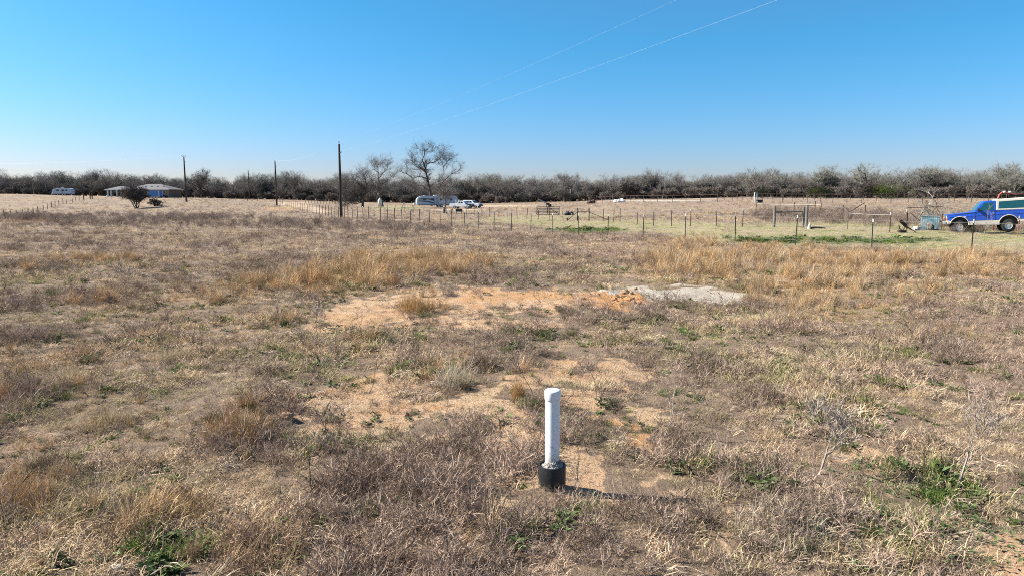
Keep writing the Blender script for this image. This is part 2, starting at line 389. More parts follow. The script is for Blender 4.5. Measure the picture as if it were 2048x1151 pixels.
# ------------------------------------------------------------------ the ground
def axis(dense, step, lo, hi, growth):
    a, b = dense
    mid = list(np.arange(a, b, step)); up = []; v = b; s_ = step
    while v < hi: up.append(v); s_ *= growth; v += s_
    up.append(hi); dn = []; v = a; s_ = step
    while v > lo:
        s_ *= growth; v -= s_; dn.append(max(v, lo))
    return np.array(dn[::-1] + mid + up)
def build_ground():
    xs = axis((-9, 9), .09, -1800, 1800, 1.035); ys = axis((3.4, 16), .09, -400, 2600, 1.022)
    X, Y = np.meshgrid(xs, ys); nx, ny = len(xs), len(ys)
    Xf, Yf = X.ravel(), Y.ravel()
    g, px, py, Z = masks(Xf, Yf)
    me = bpy.data.meshes.new('ground')
    co = np.stack([Xf, Yf, Z], 1).astype(np.float32)
    i = np.arange(nx * ny).reshape(ny, nx)
    q = np.stack([i[:-1, :-1], i[:-1, 1:], i[1:, 1:], i[1:, :-1]], -1).reshape(-1, 4)
    me.vertices.add(len(co)); me.vertices.foreach_set('co', co.ravel())
    me.loops.add(q.size); me.loops.foreach_set('vertex_index', q.ravel().astype(np.int32))
    me.polygons.add(len(q)); me.polygons.foreach_set('loop_start', np.arange(0, q.size, 4, dtype=np.int32)); me.polygons.foreach_set('loop_total', np.full(len(q), 4, np.int32))
    me.update()
    me.polygons.foreach_set('use_smooth', [True] * len(q))
    def attr(n, a, b, c):
        at = me.color_attributes.new(n, 'FLOAT_COLOR', 'POINT')
        at.data.foreach_set('color', np.stack([a, b, c, np.ones_like(a)], 1).astype(np.float32).ravel())
    attr('soil', g['sand'], g['pale'], g['rust'])
    attr('growth', g['orange'], np.maximum(g['lush'], g['green'] * .5), g['pasture'])
    attr('wear', g['track'], g['brush'], np.clip((Yf - 14) / 60, 0, 1))
    o = bpy.data.objects.new('ground', me); COL.objects.link(o); o['kind'] = 'structure'
    # material
    m = bpy.data.materials.new('pasture_soil'); m.use_nodes = True; nt = m.node_tree; L = nt.links; N = nt.nodes
    b = N['Principled BSDF']; b.inputs['Roughness'].default_value = .95; b.inputs['Specular IOR Level'].default_value = .1
    geo = N.new('ShaderNodeNewGeometry')
    def noise(scale, detail=5, rough=.6):
        n = N.new('ShaderNodeTexNoise'); n.inputs['Scale'].default_value = scale; n.inputs['Detail'].default_value = detail; n.inputs['Roughness'].default_value = rough
        L.new(geo.outputs['Position'], n.inputs['Vector']); return n.outputs['Fac']
    def ramp(f, lo, hi, a=0.0, c=1.0):
        r = N.new('ShaderNodeMapRange'); r.inputs['From Min'].default_value = lo; r.inputs['From Max'].default_value = hi; r.inputs['To Min'].default_value = a; r.inputs['To Max'].default_value = c
        L.new(f, r.inputs['Value']); return r.outputs[0]
    def mix(f, a, c, mode='MIX'):
        x = N.new('ShaderNodeMix'); x.data_type = 'RGBA'; x.blend_type = mode
        for sock, val in ((x.inputs[0], f), (x.inputs[6], a), (x.inputs[7], c)):
            if isinstance(val, (int, float)): sock.default_value = val
            elif isinstance(val, tuple): sock.default_value = (*val, 1)
            else: L.new(val, sock)
        return x.outputs[2]
    def mth(op, a, c):
        x = N.new('ShaderNodeMath'); x.operation = op; x.use_clamp = op != 'SUBTRACT'
        for sock, val in ((x.inputs[0], a), (x.inputs[1], c)):
            if isinstance(val, (int, float)): sock.default_value = val
            else: L.new(val, sock)
        return x.outputs[0]
    def att(n):
        a = N.new('ShaderNodeAttribute'); a.attribute_name = n
        s_ = N.new('ShaderNodeSeparateColor'); L.new(a.outputs['Color'], s_.inputs[0]); return s_.outputs
    so, gr, we = att('soil'), att('growth'), att('wear')
    n_f, n_m, n_l, n_xl = noise(38, 6, .7), noise(6.5), noise(1.1), noise(.16)
    n_far = noise(2.4, 8, .75)
    litter = mix(ramp(n_m, .35, .65), (.165, .12, .088), (.33, .25, .172))
    litter = mix(ramp(n_l, .4, .62, 0, .55), litter, (.27, .21, .16))
    litter = mix(ramp(noise(70, 4, .75), .49, .62, 0, .65), litter, (.47, .375, .265))
    far = mix(ramp(n_far, .40, .60), (.20, .158, .13), (.425, .348, .28))
    far = mix(ramp(n_xl, .4, .62, 0, .6), far, (.44, .345, .21))
    base = mix(we[2], litter, far)
    base = mix(mth('MULTIPLY', gr[0], .7), base, mix(ramp(n_m, .3, .7), (.38, .26, .14), (.52, .37, .21)))
    past = mix(ramp(n_far, .42, .62), (.38, .365, .18), (.25, .31, .105))
    past = mix(ramp(n_l, .44, .60, 0, .85), past, (.47, .395, .255))
    past = mix(ramp(n_xl, .45, .6, 0, .6), past, (.46, .38, .26))
    base = mix(mth('MULTIPLY', gr[2], .9), base, past)
    base = mix(mth('MULTIPLY', gr[1], ramp(n_m, .35, .55)), base, (.07, .13, .04))
    sandc = mix(ramp(n_m, .3, .7), (.54, .385, .23), (.70, .535, .355))
    sandc = mix(mth('MULTIPLY', ramp(n_l, .38, .6), .6), sandc, (.66, .43, .265))
    sandc = mix(mth('MULTIPLY', so[2], ramp(n_m, .3, .55)), sandc, (.58, .31, .125))
    sandc = mix(ramp(n_f, .50, .64, 0, .75), sandc, (.30, .20, .12))
    sandc = mix(ramp(noise(15, 3, .6), .58, .66, 0, .8), sandc, (.27, .185, .115))
    sm = mth('MULTIPLY', mth('ADD', so[0], mth('MULTIPLY', so[2], .6)), .80)
    edge = ramp(mth('ADD', sm, mth('ADD', mth('MULTIPLY', mth('SUBTRACT', n_m, .5), 1.5), mth('MULTIPLY', mth('SUBTRACT', n_l, .5), 1.3))), .40, .62)
    base = mix(edge, base, sandc)
    pale = mix(ramp(n_m, .3, .7), (.46, .42, .34), (.60, .555, .465))
    pe = ramp(mth('ADD', so[1], mth('MULTIPLY', mth('SUBTRACT', n_m, .5), .6)), .35, .55)
    base = mix(pe, base, pale)
    base = mix(mth('MULTIPLY', we[0], .85), base, (.62, .50, .36))
    base = mix(ramp(n_f, .30, .46, .45, 0), base, mix(1.0, base, (.45, .42, .40), 'MULTIPLY'))
    base = mix(1.0, base, (.78, .75, .73), 'MULTIPLY')
    L.new(base, b.inputs['Base Color'])
    bp = N.new('ShaderNodeBump'); bp.inputs['Strength'].default_value = 1.0; bp.inputs['Distance'].default_value = .05
    L.new(n_f, bp.inputs['Height'])
    bp2 = N.new('ShaderNodeBump'); bp2.inputs['Strength'].default_value = 1.0; bp2.inputs['Distance'].default_value = .25
    L.new(mth('MULTIPLY', n_far, we[2]), bp2.inputs['Height']); L.new(bp.outputs[0], bp2.inputs['Normal'])
    L.new(bp2.outputs[0], b.inputs['Normal'])
    me.materials.append(m)
    return o
ground = build_ground()

# ------------------------------------------------------------------ plant pieces
def rdir(r): 
    a = r.uniform(0, 2 * math.pi); return Vector((math.cos(a), math.sin(a), 0))
def blade(mb, r, base, length, lean, width, curve=.6, seg=3, shade=1.0, wob=.15):
    h = rdir(r); side = Vector((-h.y, h.x, 0)); side = (side + Vector((0, 0, r.uniform(-.5, .5)))).normalized()
    pts = [base]; p = base.copy(); ang = lean * .6
    for i in range(seg):
        d = h * math.sin(ang) + Vector((0, 0, math.cos(ang))) + Vector((r.uniform(-wob, wob), r.uniform(-wob, wob), r.uniform(-wob, wob) * .5))
        p = p + d.normalized() * length / seg
        if p.z < .004: p.z = .004
        pts.append(p.copy()); ang += curve * lean / seg * 1.6
    mb.ribbon(pts, width, side, shade)
def proto_straw(r):
    mb = MB()
    for k in range(60):
        b = rdir(r) * r.uniform(0, .15); b.z = -.01
        blade(mb, r, b, r.uniform(.05, .17), r.uniform(.25, 1.5), r.uniform(.003, .0068), .9, 3, r.uniform(.6, 1.35), .3)
    return mb
def proto_litter(r):
    mb = MB()
    for k in range(46):
        b = rdir(r) * r.uniform(0, .2); b.z = r.uniform(.003, .03)
        h = rdir(r); L = r.uniform(.06, .2)
        mid = b + h * L * .5 + Vector((r.uniform(-.02, .02), r.uniform(-.02, .02), r.uniform(.0, .03))); e = b + h * L; e.z = max(.002, b.z + r.uniform(-.03, .035))
        mb.ribbon([b, mid, e], r.uniform(.0035, .0075), Vector((-h.y, h.x, .4)).normalized(), r.uniform(.5, 1.4))
    return mb
def twigs(mb, r, p, d, L, w, level):
    pts = [p]; q = p.copy(); dd = d.copy()
    for i in range(3):
        dd = (dd + Vector((r.uniform(-.28, .28), r.uniform(-.28, .28), r.uniform(-.15, .2)))).normalized(); q = q + dd * L / 3; pts.append(q.copy())
    side = dd.cross(rdir(r) + Vector((0, 0, .2))).normalized()
    mb.ribbon(pts, w, side, r.uniform(.6, 1.3))
    if level > 0:
        for k in range(r.choice((2, 3, 4))):
            b = pts[r.choice((1, 2, 2))]
            nd = (dd + Vector((r.uniform(-1, 1), r.uniform(-1, 1), r.uniform(-.3, .6)))).normalized()
            twigs(mb, r, b, nd, L * r.uniform(.4, .7), w * .7, level - 1)
def proto_weed(r):
    mb = MB()
    for k in range(9):
        b = rdir(r) * r.uniform(0, .11); b.z = -.01
        d = (rdir(r) * r.uniform(.1, .9) + Vector((0, 0, 1))).normalized()
        twigs(mb, r, b, d, r.uniform(.08, .22), .0058, 2)
    return mb
def proto_stalk(r):
    mb = MB()
    d = (rdir(r) * r.uniform(.05, .35) + Vector((0, 0, 1))).normalized()
    twigs(mb, r, Vector((0, 0, -.01)), d, r.uniform(.3, .5), .0075, 3)
    return mb
def proto_bunch(r):
    mb = MB()
    for k in range(90):
        b = rdir(r) * r.uniform(0, .10); b.z = -.01
        blade(mb, r, b, r.uniform(.12, .5), r.uniform(.05, 1.0), r.uniform(.003, .006), .95, 4, r.uniform(.5, 1.45), .2)
    return mb
def proto_forb(r):
    mb = MB()
    for k in range(18):
        b = rdir(r) * r.uniform(0, .07); b.z = r.uniform(0, .03)
        h = rdir(r); L = r.uniform(.03, .085); s = Vector((-h.y, h.x, r.uniform(-.3, .3))).normalized() * L * r.uniform(.16, .3)
        up = Vector((0, 0, r.uniform(.0, .5) * L))
        o = len(mb.v)
        for q in (b, b + h * L * .5 + s + up * .7, b + h * L + up, b + h * L * .5 - s + up * .7): mb.v.append(tuple(q))
        mb.f.append((o, o + 1, o + 2, o + 3)); mb.c.append(r.uniform(.5, 1.4))
    return mb
def proto_brush(r):
    mb = MB()
    for k in range(16):
        b = rdir(r) * r.uniform(0, .3); b.z = -.02
        d = (rdir(r) * r.uniform(.0, .5) + Vector((0, 0, 1))).normalized()
        twigs(mb, r, b, d, r.uniform(.3, .55), .011, 3)
    return mb
def proto_greengrass(r):
    mb = MB()
    for k in range(55):
        b = rdir(r) * r.uniform(0, .09); b.z = -.01
        blade(mb, r, b, r.uniform(.05, .14), r.uniform(.1, 1.0), r.uniform(.003, .005), .8, 3, r.uniform(.6, 1.3), .15)
    return mb
M_LEAF = leaf_mat('plant_fibre', .10)
def scatter(name, label, cat, proto, nvar, seed, P3, rot, scl, tint):
    r = random.Random(seed)
    c = bpy.data.collections.new(name + '_pieces')
    for k in range(nvar):
        ob = bpy.data.objects.new(name + '_piece', proto(r).mesh(name + '_piece', M_LEAF, False, True)); c.objects.link(ob)
    n = len(P3)
    me = bpy.data.meshes.new(name); me.vertices.add(n); me.vertices.foreach_set('co', P3.astype(np.float32).ravel())
    def at(nm, ty, data, key):
        a = me.attributes.new(nm, ty, 'POINT'); a.data.foreach_set(key, data.ravel())
    rs = np.random.RandomState(seed)
    at('pick', 'INT', rs.randint(0, nvar, n).astype(np.int32), 'value')
    at('turn', 'FLOAT_VECTOR', rot.astype(np.float32), 'vector')
    at('size', 'FLOAT_VECTOR', scl.astype(np.float32), 'vector')
    at('tint', 'FLOAT_COLOR', np.concatenate([tint, np.ones((n, 1))], 1).astype(np.float32), 'color')
    ob = bpy.data.objects.new(name, me); COL.objects.link(ob)
    tag(ob, label, cat, None, 'stuff')
    ng = bpy.data.node_groups.new(name + '_spread', 'GeometryNodeTree')
    ng.interface.new_socket('Geometry', in_out='INPUT', socket_type='NodeSocketGeometry'); ng.interface.new_socket('Geometry', in_out='OUTPUT', socket_type='NodeSocketGeometry')
    gi = ng.nodes.new('NodeGroupInput'); go = ng.nodes.new('NodeGroupOutput')
    ci = ng.nodes.new('GeometryNodeCollectionInfo'); ci.inputs['Collection'].default_value = c; ci.inputs['Separate Children'].default_value = True; ci.inputs['Reset Children'].default_value = True
    ip = ng.nodes.new('GeometryNodeInstanceOnPoints'); ip.inputs['Pick Instance'].default_value = True
    def named(nm, ty):
        a = ng.nodes.new('GeometryNodeInputNamedAttribute'); a.data_type = ty; a.inputs['Name'].default_value = nm
        return [s for s in a.outputs if s.enabled and s.name == 'Attribute'][0]
    e2r = ng.nodes.new('FunctionNodeEulerToRotation')
    ng.links.new(gi.outputs[0], ip.inputs['Points']); ng.links.new(ci.outputs[0], ip.inputs['Instance'])
    ng.links.new(named('pick', 'INT'), ip.inputs['Instance Index'])
    ng.links.new(named('turn', 'FLOAT_VECTOR'), e2r.inputs[0]); ng.links.new(e2r.outputs[0], ip.inputs['Rotation'])
    ng.links.new(named('size', 'FLOAT_VECTOR'), ip.inputs['Scale'])
    ng.links.new(ip.outputs[0], go.inputs[0])
    md = ob.modifiers.new('spread', 'NODES'); md.node_group = ng
    return ob

def strew(rs, y0, y1, dens, umax=.9):
    area = umax * (y1 * y1 - y0 * y0); n = int(area * dens)
    Y = np.sqrt(rs.uniform(y0 * y0, y1 * y1, n)); X = rs.uniform(-umax, umax, n) * Y
    return X, Y
BANDS = [(3.3, 8, 160, .95), (8, 15, 98, 1.05), (15, 28, 42, 1.25), (28, 48, 13, 1.6), (48, 85, 4.2, 2.1), (85, 150, 1.1, 2.6), (150, 240, .3, 3.0)]
LAYERS = {k: [] for k in ('straw', 'litter', 'weed', 'bunch', 'forb', 'stalk', 'brush', 'green')}
def lerp(a, b, t): return np.array(a)[None, :] * (1 - t[:, None]) + np.array(b)[None, :] * t[:, None]
def grow_field():
    rs = np.random.RandomState(11)
    for (y0, y1, dens, sc) in BANDS:
        X, Y = strew(rs, y0, y1, dens)
        g, px, py, Z = masks(X, Y)
        n = len(X)
        patch = fbm(X * .45, Y * .45, 41, 4); fine = fbm(X * 1.7, Y * 1.7, 43, 3); big = fbm(X * .12, Y * .12, 47, 3); fine2 = fbm(X * 2.6, Y * 2.6, 49, 2)
        bare = np.clip(np.maximum.reduce([g['sand'] * 1.25 + g['rust'] * .5 - 1.5 * np.clip(fine - .42, -.1, 1), g['pale'] * 1.4, g['track'] * .8]), 0, .64)
        gap = np.clip((fine2 - .50) * 4, 0, .9)                      # little openings down to the soil
        keep = rs.uniform(0, 1, n) > np.maximum(bare ** .7, gap * (1 - g['orange']))
        keep &= rs.uniform(0, 1, n) > g['pasture'] * .55 * (1 - g['lush'])
        keep &= rs.uniform(0, 1, n) > .8 * blobs(px, py, [(1285, 1010, 170, 30), (1105, 1010, 90, 40), (1110, 1050, 120, 36, .6)])
        corral = (px > 1180) & (py < 425) | ((px > 1500) & (py < 480) & (g['brush'] < .2)); keep &= ~(corral & (rs.uniform(0, 1, n) < .5))
        woods = (Y > 236); keep &= ~woods
        X, Y, Z, px, py, patch, fine, big = [a[keep] for a in (X, Y, Z, px, py, patch, fine, big)]
        g = {a: b[keep] for a, b in g.items()}; n = len(X)
        pr = rs.uniform(0, 1, n)
        sp = np.full(n, 0)                                            # straw
        weedy = np.clip((patch - .40) * 4.2, 0.14, .66) * (1 - .8 * g['pasture'])
        greenp = np.clip(g['green'] * .55 + np.clip((fine - .50) * 2.4, 0, .36) * (Y < 26) + g['lush'] * .9, 0, .95)
        orangep = np.clip(g['orange'] * .52 * np.clip((fine - .28) * 3.4, .15, 1.6), 0, .75)
        q = pr.copy()
        sp[q < weedy] = 2
        q2 = rs.uniform(0, 1, n); sp[(q2 < .2) & (sp == 0)] = 1
        q4 = rs.uniform(0, 1, n); sp[q4 < .006 + .008 * (patch > .55)] = 5
        q3 = rs.uniform(0, 1, n); sp[q3 < orangep] = 3
        q5 = rs.uniform(0, 1, n); sp[q5 < greenp] = 4
        q6 = rs.uniform(0, 1, n); sp[(sp == 4) & (q6 < np.where(g['lush'] > .3, .35, .35))] = 7
        q7 = rs.uniform(0, 1, n); sp[q7 < g['brush'] * np.clip(Y / 60, .3, .8)] = 6
        sp[(sp == 5) & (Y > 60)] = 2
        one = rs.uniform(0, 1, n); low = blobs(px, py, [(1285, 1010, 190, 50), (1110, 1005, 90, 40), (1110, 1045, 130, 45)])
        v = rs.uniform(.6, 1.4, n)[:, None]
        size = sc * rs.uniform(.5, 1.2, n) * np.clip(-.25 + 2.5 * (fbm(X * 1.1, Y * 1.1, 53, 3)), .6, 1.5)
        cols = {
            0: lerp((.60, .47, .29), (.52, .405, .295), np.clip((patch - .35) * 3 + rs.uniform(-.3, .3, n), 0, 1)),
            1: lerp((.58, .48, .35), (.44, .36, .28), one),
            2: lerp((.20, .15, .115), (.50, .395, .31), one),
            3: lerp((.52, .335, .155), (.53, .42, .265), np.clip(one * 1.2 - .1 + (fine - .5), 0, 1)),
            4: lerp((.07, .115, .05), (.13, .18, .065), one),
            5: lerp((.16, .12, .095), (.30, .24, .20), one),
            6: lerp((.26, .205, .165), (.40, .33, .27), one),
            7: lerp((.12, .19, .04), (.22, .26, .075), one)}
        olive = np.clip((fbm(X * .8, Y * .8, 61, 3) - .48) * 4, 0, .75)[:, None] * np.clip((30 - Y) / 12, .15, 1)[:, None]
        cols[0] = cols[0] * (1 - olive) + np.array((.40, .38, .19)) * olive
        past = g['pasture'][:, None]
        past = past * np.clip(1.5 - 2.2 * (patch[:, None] - .25), .25, 1)
        cols[0] = cols[0] * (1 - past) + np.array((.40, .40, .19)) * past
        cols[0] = cols[0] * (1 - .5 * g['orange'][:, None]) + np.array((.46, .30, .15)) * .5 * g['orange'][:, None]
        for k, nm in ((0, 'straw'), (1, 'litter'), (2, 'weed'), (3, 'bunch'), (4, 'forb'), (5, 'stalk'), (6, 'brush'), (7, 'green')):
            i = sp == k
            s_ = size[i].copy()
            if k == 3: s_ = s_ * np.where(Y[i] < 14, .62, .76) / np.where(sc > 1.5, 1.5, 1.0) * (.6 + .5 * g['orange'][i])
            if k == 6: s_ = s_ / sc * rs.uniform(.7, 1.3, i.sum()) * np.where(Y[i] > 40, 1.0, .7)
            if k == 5: s_ = np.minimum(s_, 1.5)
            if k == 1: s_ = np.minimum(s_, 1.15)
            if k in (4, 7): s_ = s_ * np.where(g['lush'][i] > .3, 1.35, 1.0)
            hz = np.ones_like(s_); s_ = s_ * (1 - .38 * np.clip(g['sand'][i] + g['pale'][i], 0, 1)) * (1 - .62 * low[i])
            if k in (0, 2): hz = np.where(g['pasture'][i] > .4, .45, 1.0) * .76 / (1 + .45 * (sc - 1))
            LAYERS[nm].append((np.stack([X[i], Y[i], Z[i]], 1), np.stack([rs.normal(0, .12, i.sum()), rs.normal(0, .12, i.sum()), rs.uniform(0, 6.283, i.sum())], 1),
                               np.stack([s_, s_, s_ * hz], 1), cols[k][i] * v[i] * np.array((.83, .795, .79)) * (.95 if k in (4, 7) else 1.0)))
grow_field()
STUFF = dict(straw=('short_dry_grass', 'short matted dry grass covering the whole field', 'dry grass', proto_straw, 10),
             litter=('straw_litter', 'loose pale straw lying flat between the grass tufts', 'straw', proto_litter, 7),
             weed=('dead_weeds', 'low grey-brown dead weeds tangled through the field grass', 'dead weeds', proto_weed, 10),
             bunch=('orange_bunchgrass', 'stands of tall orange-brown dry bunchgrass across the field', 'dry grass', proto_bunch, 8),
             forb=('broadleaf_ground_cover', 'dark green low leafy weeds hugging the ground', 'ground cover', proto_forb, 8),
             stalk=('dry_weed_stalks', 'thin upright dead weed stalks scattered over the field', 'weed stalks', proto_stalk, 10),
             brush=('brush_thicket', 'knee-high grey-brown brush in strips beyond the field and along the fences', 'brush', proto_brush, 7),
             green=('green_grass', 'short fresh green grass in small patches', 'grass', proto_greengrass, 6))
for sd, (k, (nm, lb, ct, pf, nv)) in enumerate(STUFF.items()):
    parts = [np.concatenate(a) for a in zip(*LAYERS[k])]
    print(nm, len(parts[0]))
    scatter(nm, lb, ct, pf, nv, 100 + sd, *parts)

# ------------------------------------------------------------------ the capped pipe in the foreground
def build_pipe():
    c = gpix(1104, 976)
    t = thing('capped_pipe', 'white capped plastic pipe standing in a short black sleeve on bare sand', 'pipe', (c.x, c.y, c.z - .02))
    sl = MB(); R = .108
    sl.lathe([(R, -.05), (R, .205), (R - .002, .21), (R - .012, .21), (R - .014, .17), (R - .014, .12)], 48)
    sl.build('sleeve', M_SLEEVE, t, True).modifiers.new('edge', 'EDGE_SPLIT').split_angle = math.radians(40)
    mo = MB(); r = random.Random(3); n = 40; o = 0
    rings = [(.094, .185), (.082, .205), (.070, .222), (.060, .232)]
    for k, (rr, z) in enumerate(rings):
        for i in range(n):
            a = 2 * math.pi * i / n; j = r.uniform(-.008, .01)
            zz = z + j + .018 * math.sin(a * 1 + 2.4) 
            mo.v.append((rr * math.cos(a), rr * math.sin(a), zz))
    for k in range(len(rings) - 1):
        for i in range(n):
            i2 = (i + 1) % n; mo.f.append((k * n + i, k * n + i2, (k + 1) * n + i2, (k + 1) * n + i)); mo.c.append(1)
    for i in range(34):
        a = r.uniform(0, 6.28); q = r.uniform(.062, .088); s = r.uniform(.004, .009)
        mo.box((q * math.cos(a), q * math.sin(a), .212 + .018 * math.sin(a + 2.4) + (.09 - q) * .6), (s, s * 1.3, s), turn(r.uniform(0, 3), r.uniform(0, 3), r.uniform(0, 3)))
    mo.build('mortar_fill', M_CONC, t)
    pi = MB(); rp = .057
    pi.lathe([(rp, .12), (rp, .775)], 48).build('pipe', M_PVC, t, True).modifiers.new('edge', 'EDGE_SPLIT').split_angle = math.radians(40)
    rc = .0635
    prof = [(rp + .001, .735), (rc - .002, .737), (rc, .741), (rc, .800)]
    for k in range(1, 9):
        a = k / 8 * math.pi / 2; prof.append((rc * math.cos(a) ** .45 + .0005, .800 + .020 * math.sin(a)))
    cp = MB().lathe(prof, 48).build('cap', M_PVC, t, True); cp.modifiers.new('edge', 'EDGE_SPLIT').split_angle = math.radians(50)
M_PVC = mat('white_pvc', (.74, .75, .755), .35, var=.03, scale=14, spec=.4)
def soil_stain(m, z0, z1, color):                 # mud splashed up from the ground, thinning with height
    nt = m.node_tree; b = nt.nodes['Principled BSDF']; src = b.inputs['Base Color'].links[0].from_socket
    tc = nt.nodes.new('ShaderNodeTexCoord'); sx = nt.nodes.new('ShaderNodeSeparateXYZ'); nt.links.new(tc.outputs['Object'], sx.inputs[0])
    mr = nt.nodes.new('ShaderNodeMapRange'); mr.inputs[1].default_value = z0; mr.inputs[2].default_value = z1; mr.inputs[3].default_value = .62; mr.inputs[4].default_value = .30; nt.links.new(sx.outputs['Z'], mr.inputs[0])
    n = nt.nodes.new('ShaderNodeTexNoise'); n.inputs['Scale'].default_value = 42; n.inputs['Detail'].default_value = 6; n.inputs['Roughness'].default_value = .7; nt.links.new(tc.outputs['Object'], n.inputs['Vector'])
    ad = nt.nodes.new('ShaderNodeMath'); nt.links.new(mr.outputs[0], ad.inputs[0]); nt.links.new(n.outputs['Fac'], ad.inputs[1])
    st = nt.nodes.new('ShaderNodeMapRange'); st.inputs[1].default_value = .92; st.inputs[2].default_value = 1.12; st.inputs[4].default_value = .7; nt.links.new(ad.outputs[0], st.inputs[0])
    mx = nt.nodes.new('ShaderNodeMix'); mx.data_type = 'RGBA'; mx.inputs[7].default_value = (*color, 1)
    nt.links.new(st.outputs[0], mx.inputs[0]); nt.links.new(src, mx.inputs[6]); nt.links.new(mx.outputs[2], b.inputs['Base Color'])
soil_stain(M_PVC, .22, .42, (.34, .26, .18))
M_SLEEVE = mat('black_sleeve', (.012, .013, .014), .45, var=.15, spec=.4); soil_stain(M_SLEEVE, .0, .12, (.30, .22, .15))
build_pipe()

# ------------------------------------------------------------------ fences
def t_post(parent, p, h, lean=(0, 0), tip=True, m=None, w=.036, name='post'):
    up = Vector((lean[0], lean[1], 1)).normalized()
    mb = MB(); a = p - Vector((0, 0, .15)); b = p + up * h
    q = up.to_track_quat('Z', 'Y').to_matrix()
    L = h + .15; c = p + up * (h / 2 - .075)
    mb.box(c, (w * 1.25, .008, L), q)                                   # flange
    mb.box(c + q @ Vector((0, w * .5 + .0045, 0)), (.008, w, L - .004), q)        # stem of the T
    for k in range(int(h / .11)):
        mb.box(p + up * (.08 + k * .11) + q @ Vector((0, -.0085, 0)), (.012, .009, .02), q)   # studs
    o = mb.build(name, m or M_STEEL, parent)
    if tip:
        tb = MB(); th = .15
        cc = p + up * (h - th / 2 + .004)
        tb.box(cc, (w * 1.25 + .008, .016, th), q); tb.box(cc + q @ Vector((0, w * .5 + .006, 0)), (.016, w + .004, th - .004), q)
        tb.build('painted_tip', M_WHITE, o)
    return o
def wire(parent, pts, r=.003, m=None, name='wire', sag=.02):
    path = []
    for a, b in zip(pts[:-1], pts[1:]):
        for k in range(3):
            f = k / 3; q = a.lerp(b, f); q.z -= sag * 4 * f * (1 - f); path.append(q)
    path.append(pts[-1])
    return MB().tube(path, r, 3, cap=False).build(name, m or M_WIRE, parent)
def on_line(px, A, B):
    u = (px - 1024) / F0 / 1.0085
    t = (A[0] - u * A[1]) / (u * (B[1] - A[1]) - (B[0] - A[0]))
    x = A[0] + (B[0] - A[0]) * t; y = A[1] + (B[1] - A[1]) * t
    return Vector((x, y, tz(x, y)))
A_ = (18.7, 27.9); B_ = (-21.6, 86.0); C_ = (-57, 167)
near_px = [2178, 1952, 1750, 1596, 1473, 1373, 1288, 1217, 1158, 1106, 1062, 1023, 988, 957, 929, 903, 880, 858, 839, 820, 803, 788, 774, 760, 747, 736, 725, 714, 704, 695, 688]
far_px = [676, 669, 662, 656, 650, 644, 638, 632, 625, 619, 614, 609, 604, 600, 595, 591, 586, 582, 578, 574, 570, 565, 560]
def build_front_fence():
    t = thing('wire_fence', 'long wire fence of dark white-tipped steel posts crossing to the far left', 'fence', (A_[0], A_[1], tz(*A_)))
    inv = Matrix.Translation(-Vector(t.location))
    r = random.Random(5); base = []; tops = []
    for px in near_px + far_px:
        p = on_line(px, A_, B_) if px > 686 else on_line(px, B_, C_)
        far = p.y > 60
        h = 1.5 + r.uniform(-.05, .05)
        ln = (r.uniform(-.03, .03), r.uniform(-.03, .03))
        t_post(t, p - Vector(t.location), h, ln, True if not far else r.random() < .6, M_STEEL if p.y < 95 else M_RUSTY, .036 if not far else .05)
        base.append(p - Vector(t.location)); tops.append(ln)
    for k, hz in enumerate((1.40, 1.02, .65, .28)):
        pts = [b + Vector((l[0], l[1], 1)).normalized() * hz + Vector((0, -.02, 0)) for b, l in zip(base, tops)]
        wire(t, pts[:20], .0058); wire(t, pts[19:], .003)
build_front_fence()
def post_row(name, label, rows, h, wires=(1.2, .8, .4), tip=.6, wood=False, seed=1, rail=None, w=.045, m=None, wr=.0035):
    r = random.Random(seed)
    ps = [gp(px, 430, d) for px, d in rows]
    o = ps[0].copy(); t = thing(name, label, 'fence', o)
    lean = []
    for p in ps:
        ln = (r.uniform(-.09, .09), r.uniform(-.05, .05)) if r.random() < .4 else (r.uniform(-.02, .02), 0)
        hh = h * r.uniform(.92, 1.08)
        if wood:
            up = Vector((ln[0], ln[1], 1)).normalized()
            MB().tube([p - o - Vector((0, 0, .2)), p - o + up * hh * .5, p - o + up * hh], [w, w * .95, w * .85], 7).build('post', m or M_WOOD, t)
        else: t_post(t, p - o, hh, ln, r.random() < tip, m or M_RUSTY, w)
        lean.append(ln)
    for hz in wires:
        wire(t, [p - o + Vector((l[0], l[1], 1)).normalized() * hz for p, l in zip(ps, lean)], wr)
    if rail:
        for hz in rail:
            for a, b in zip(ps[:-1], ps[1:]):
                MB().tube([a - o + Vector((0, 0, hz)), b - o + Vector((0, 0, hz))], .033, 5).build('rail', m or M_RUSTY, t)
    return t
def ip(px, xs, ds): return float(np.interp(px, xs, ds))
xs2, ds2 = [741, 860, 1034, 1207, 1308, 1486], [136, 112, 83, 70, 61, 50]
post_row('wire_fence', 'second wire fence with rusty leaning posts behind the white-tipped posts', [(px, ip(px, xs2, ds2)) for px in
         (1486, 1434, 1381, 1343, 1308, 1276, 1240, 1228, 1207)], 1.32, tip=.75, seed=3)
post_row('wire_fence', 'thin wire fence running from the pipe brace past the lone small tree', [(px, ip(px, xs2, ds2)) for px in
         (1126, 1100, 1077, 1054, 1034, 1014, 996, 979, 964, 948, 933, 918, 904, 880, 868, 848, 827, 809, 790, 775, 758, 741)], 1.25, tip=.3, seed=4)
post_row('wire_fence', 'old wire fence of wooden posts rising up the slope at far left', [(px, ip(px, [-40, 8, 60, 100, 150, 170], [100, 108, 125, 145, 185, 205])) for px in
         (-6, 8, 21, 33, 45, 57, 67, 77, 87, 96, 104, 112, 120, 128, 135, 147, 154, 161)], 1.15, wood=True, seed=5, w=.065, m=M_RUSTY)
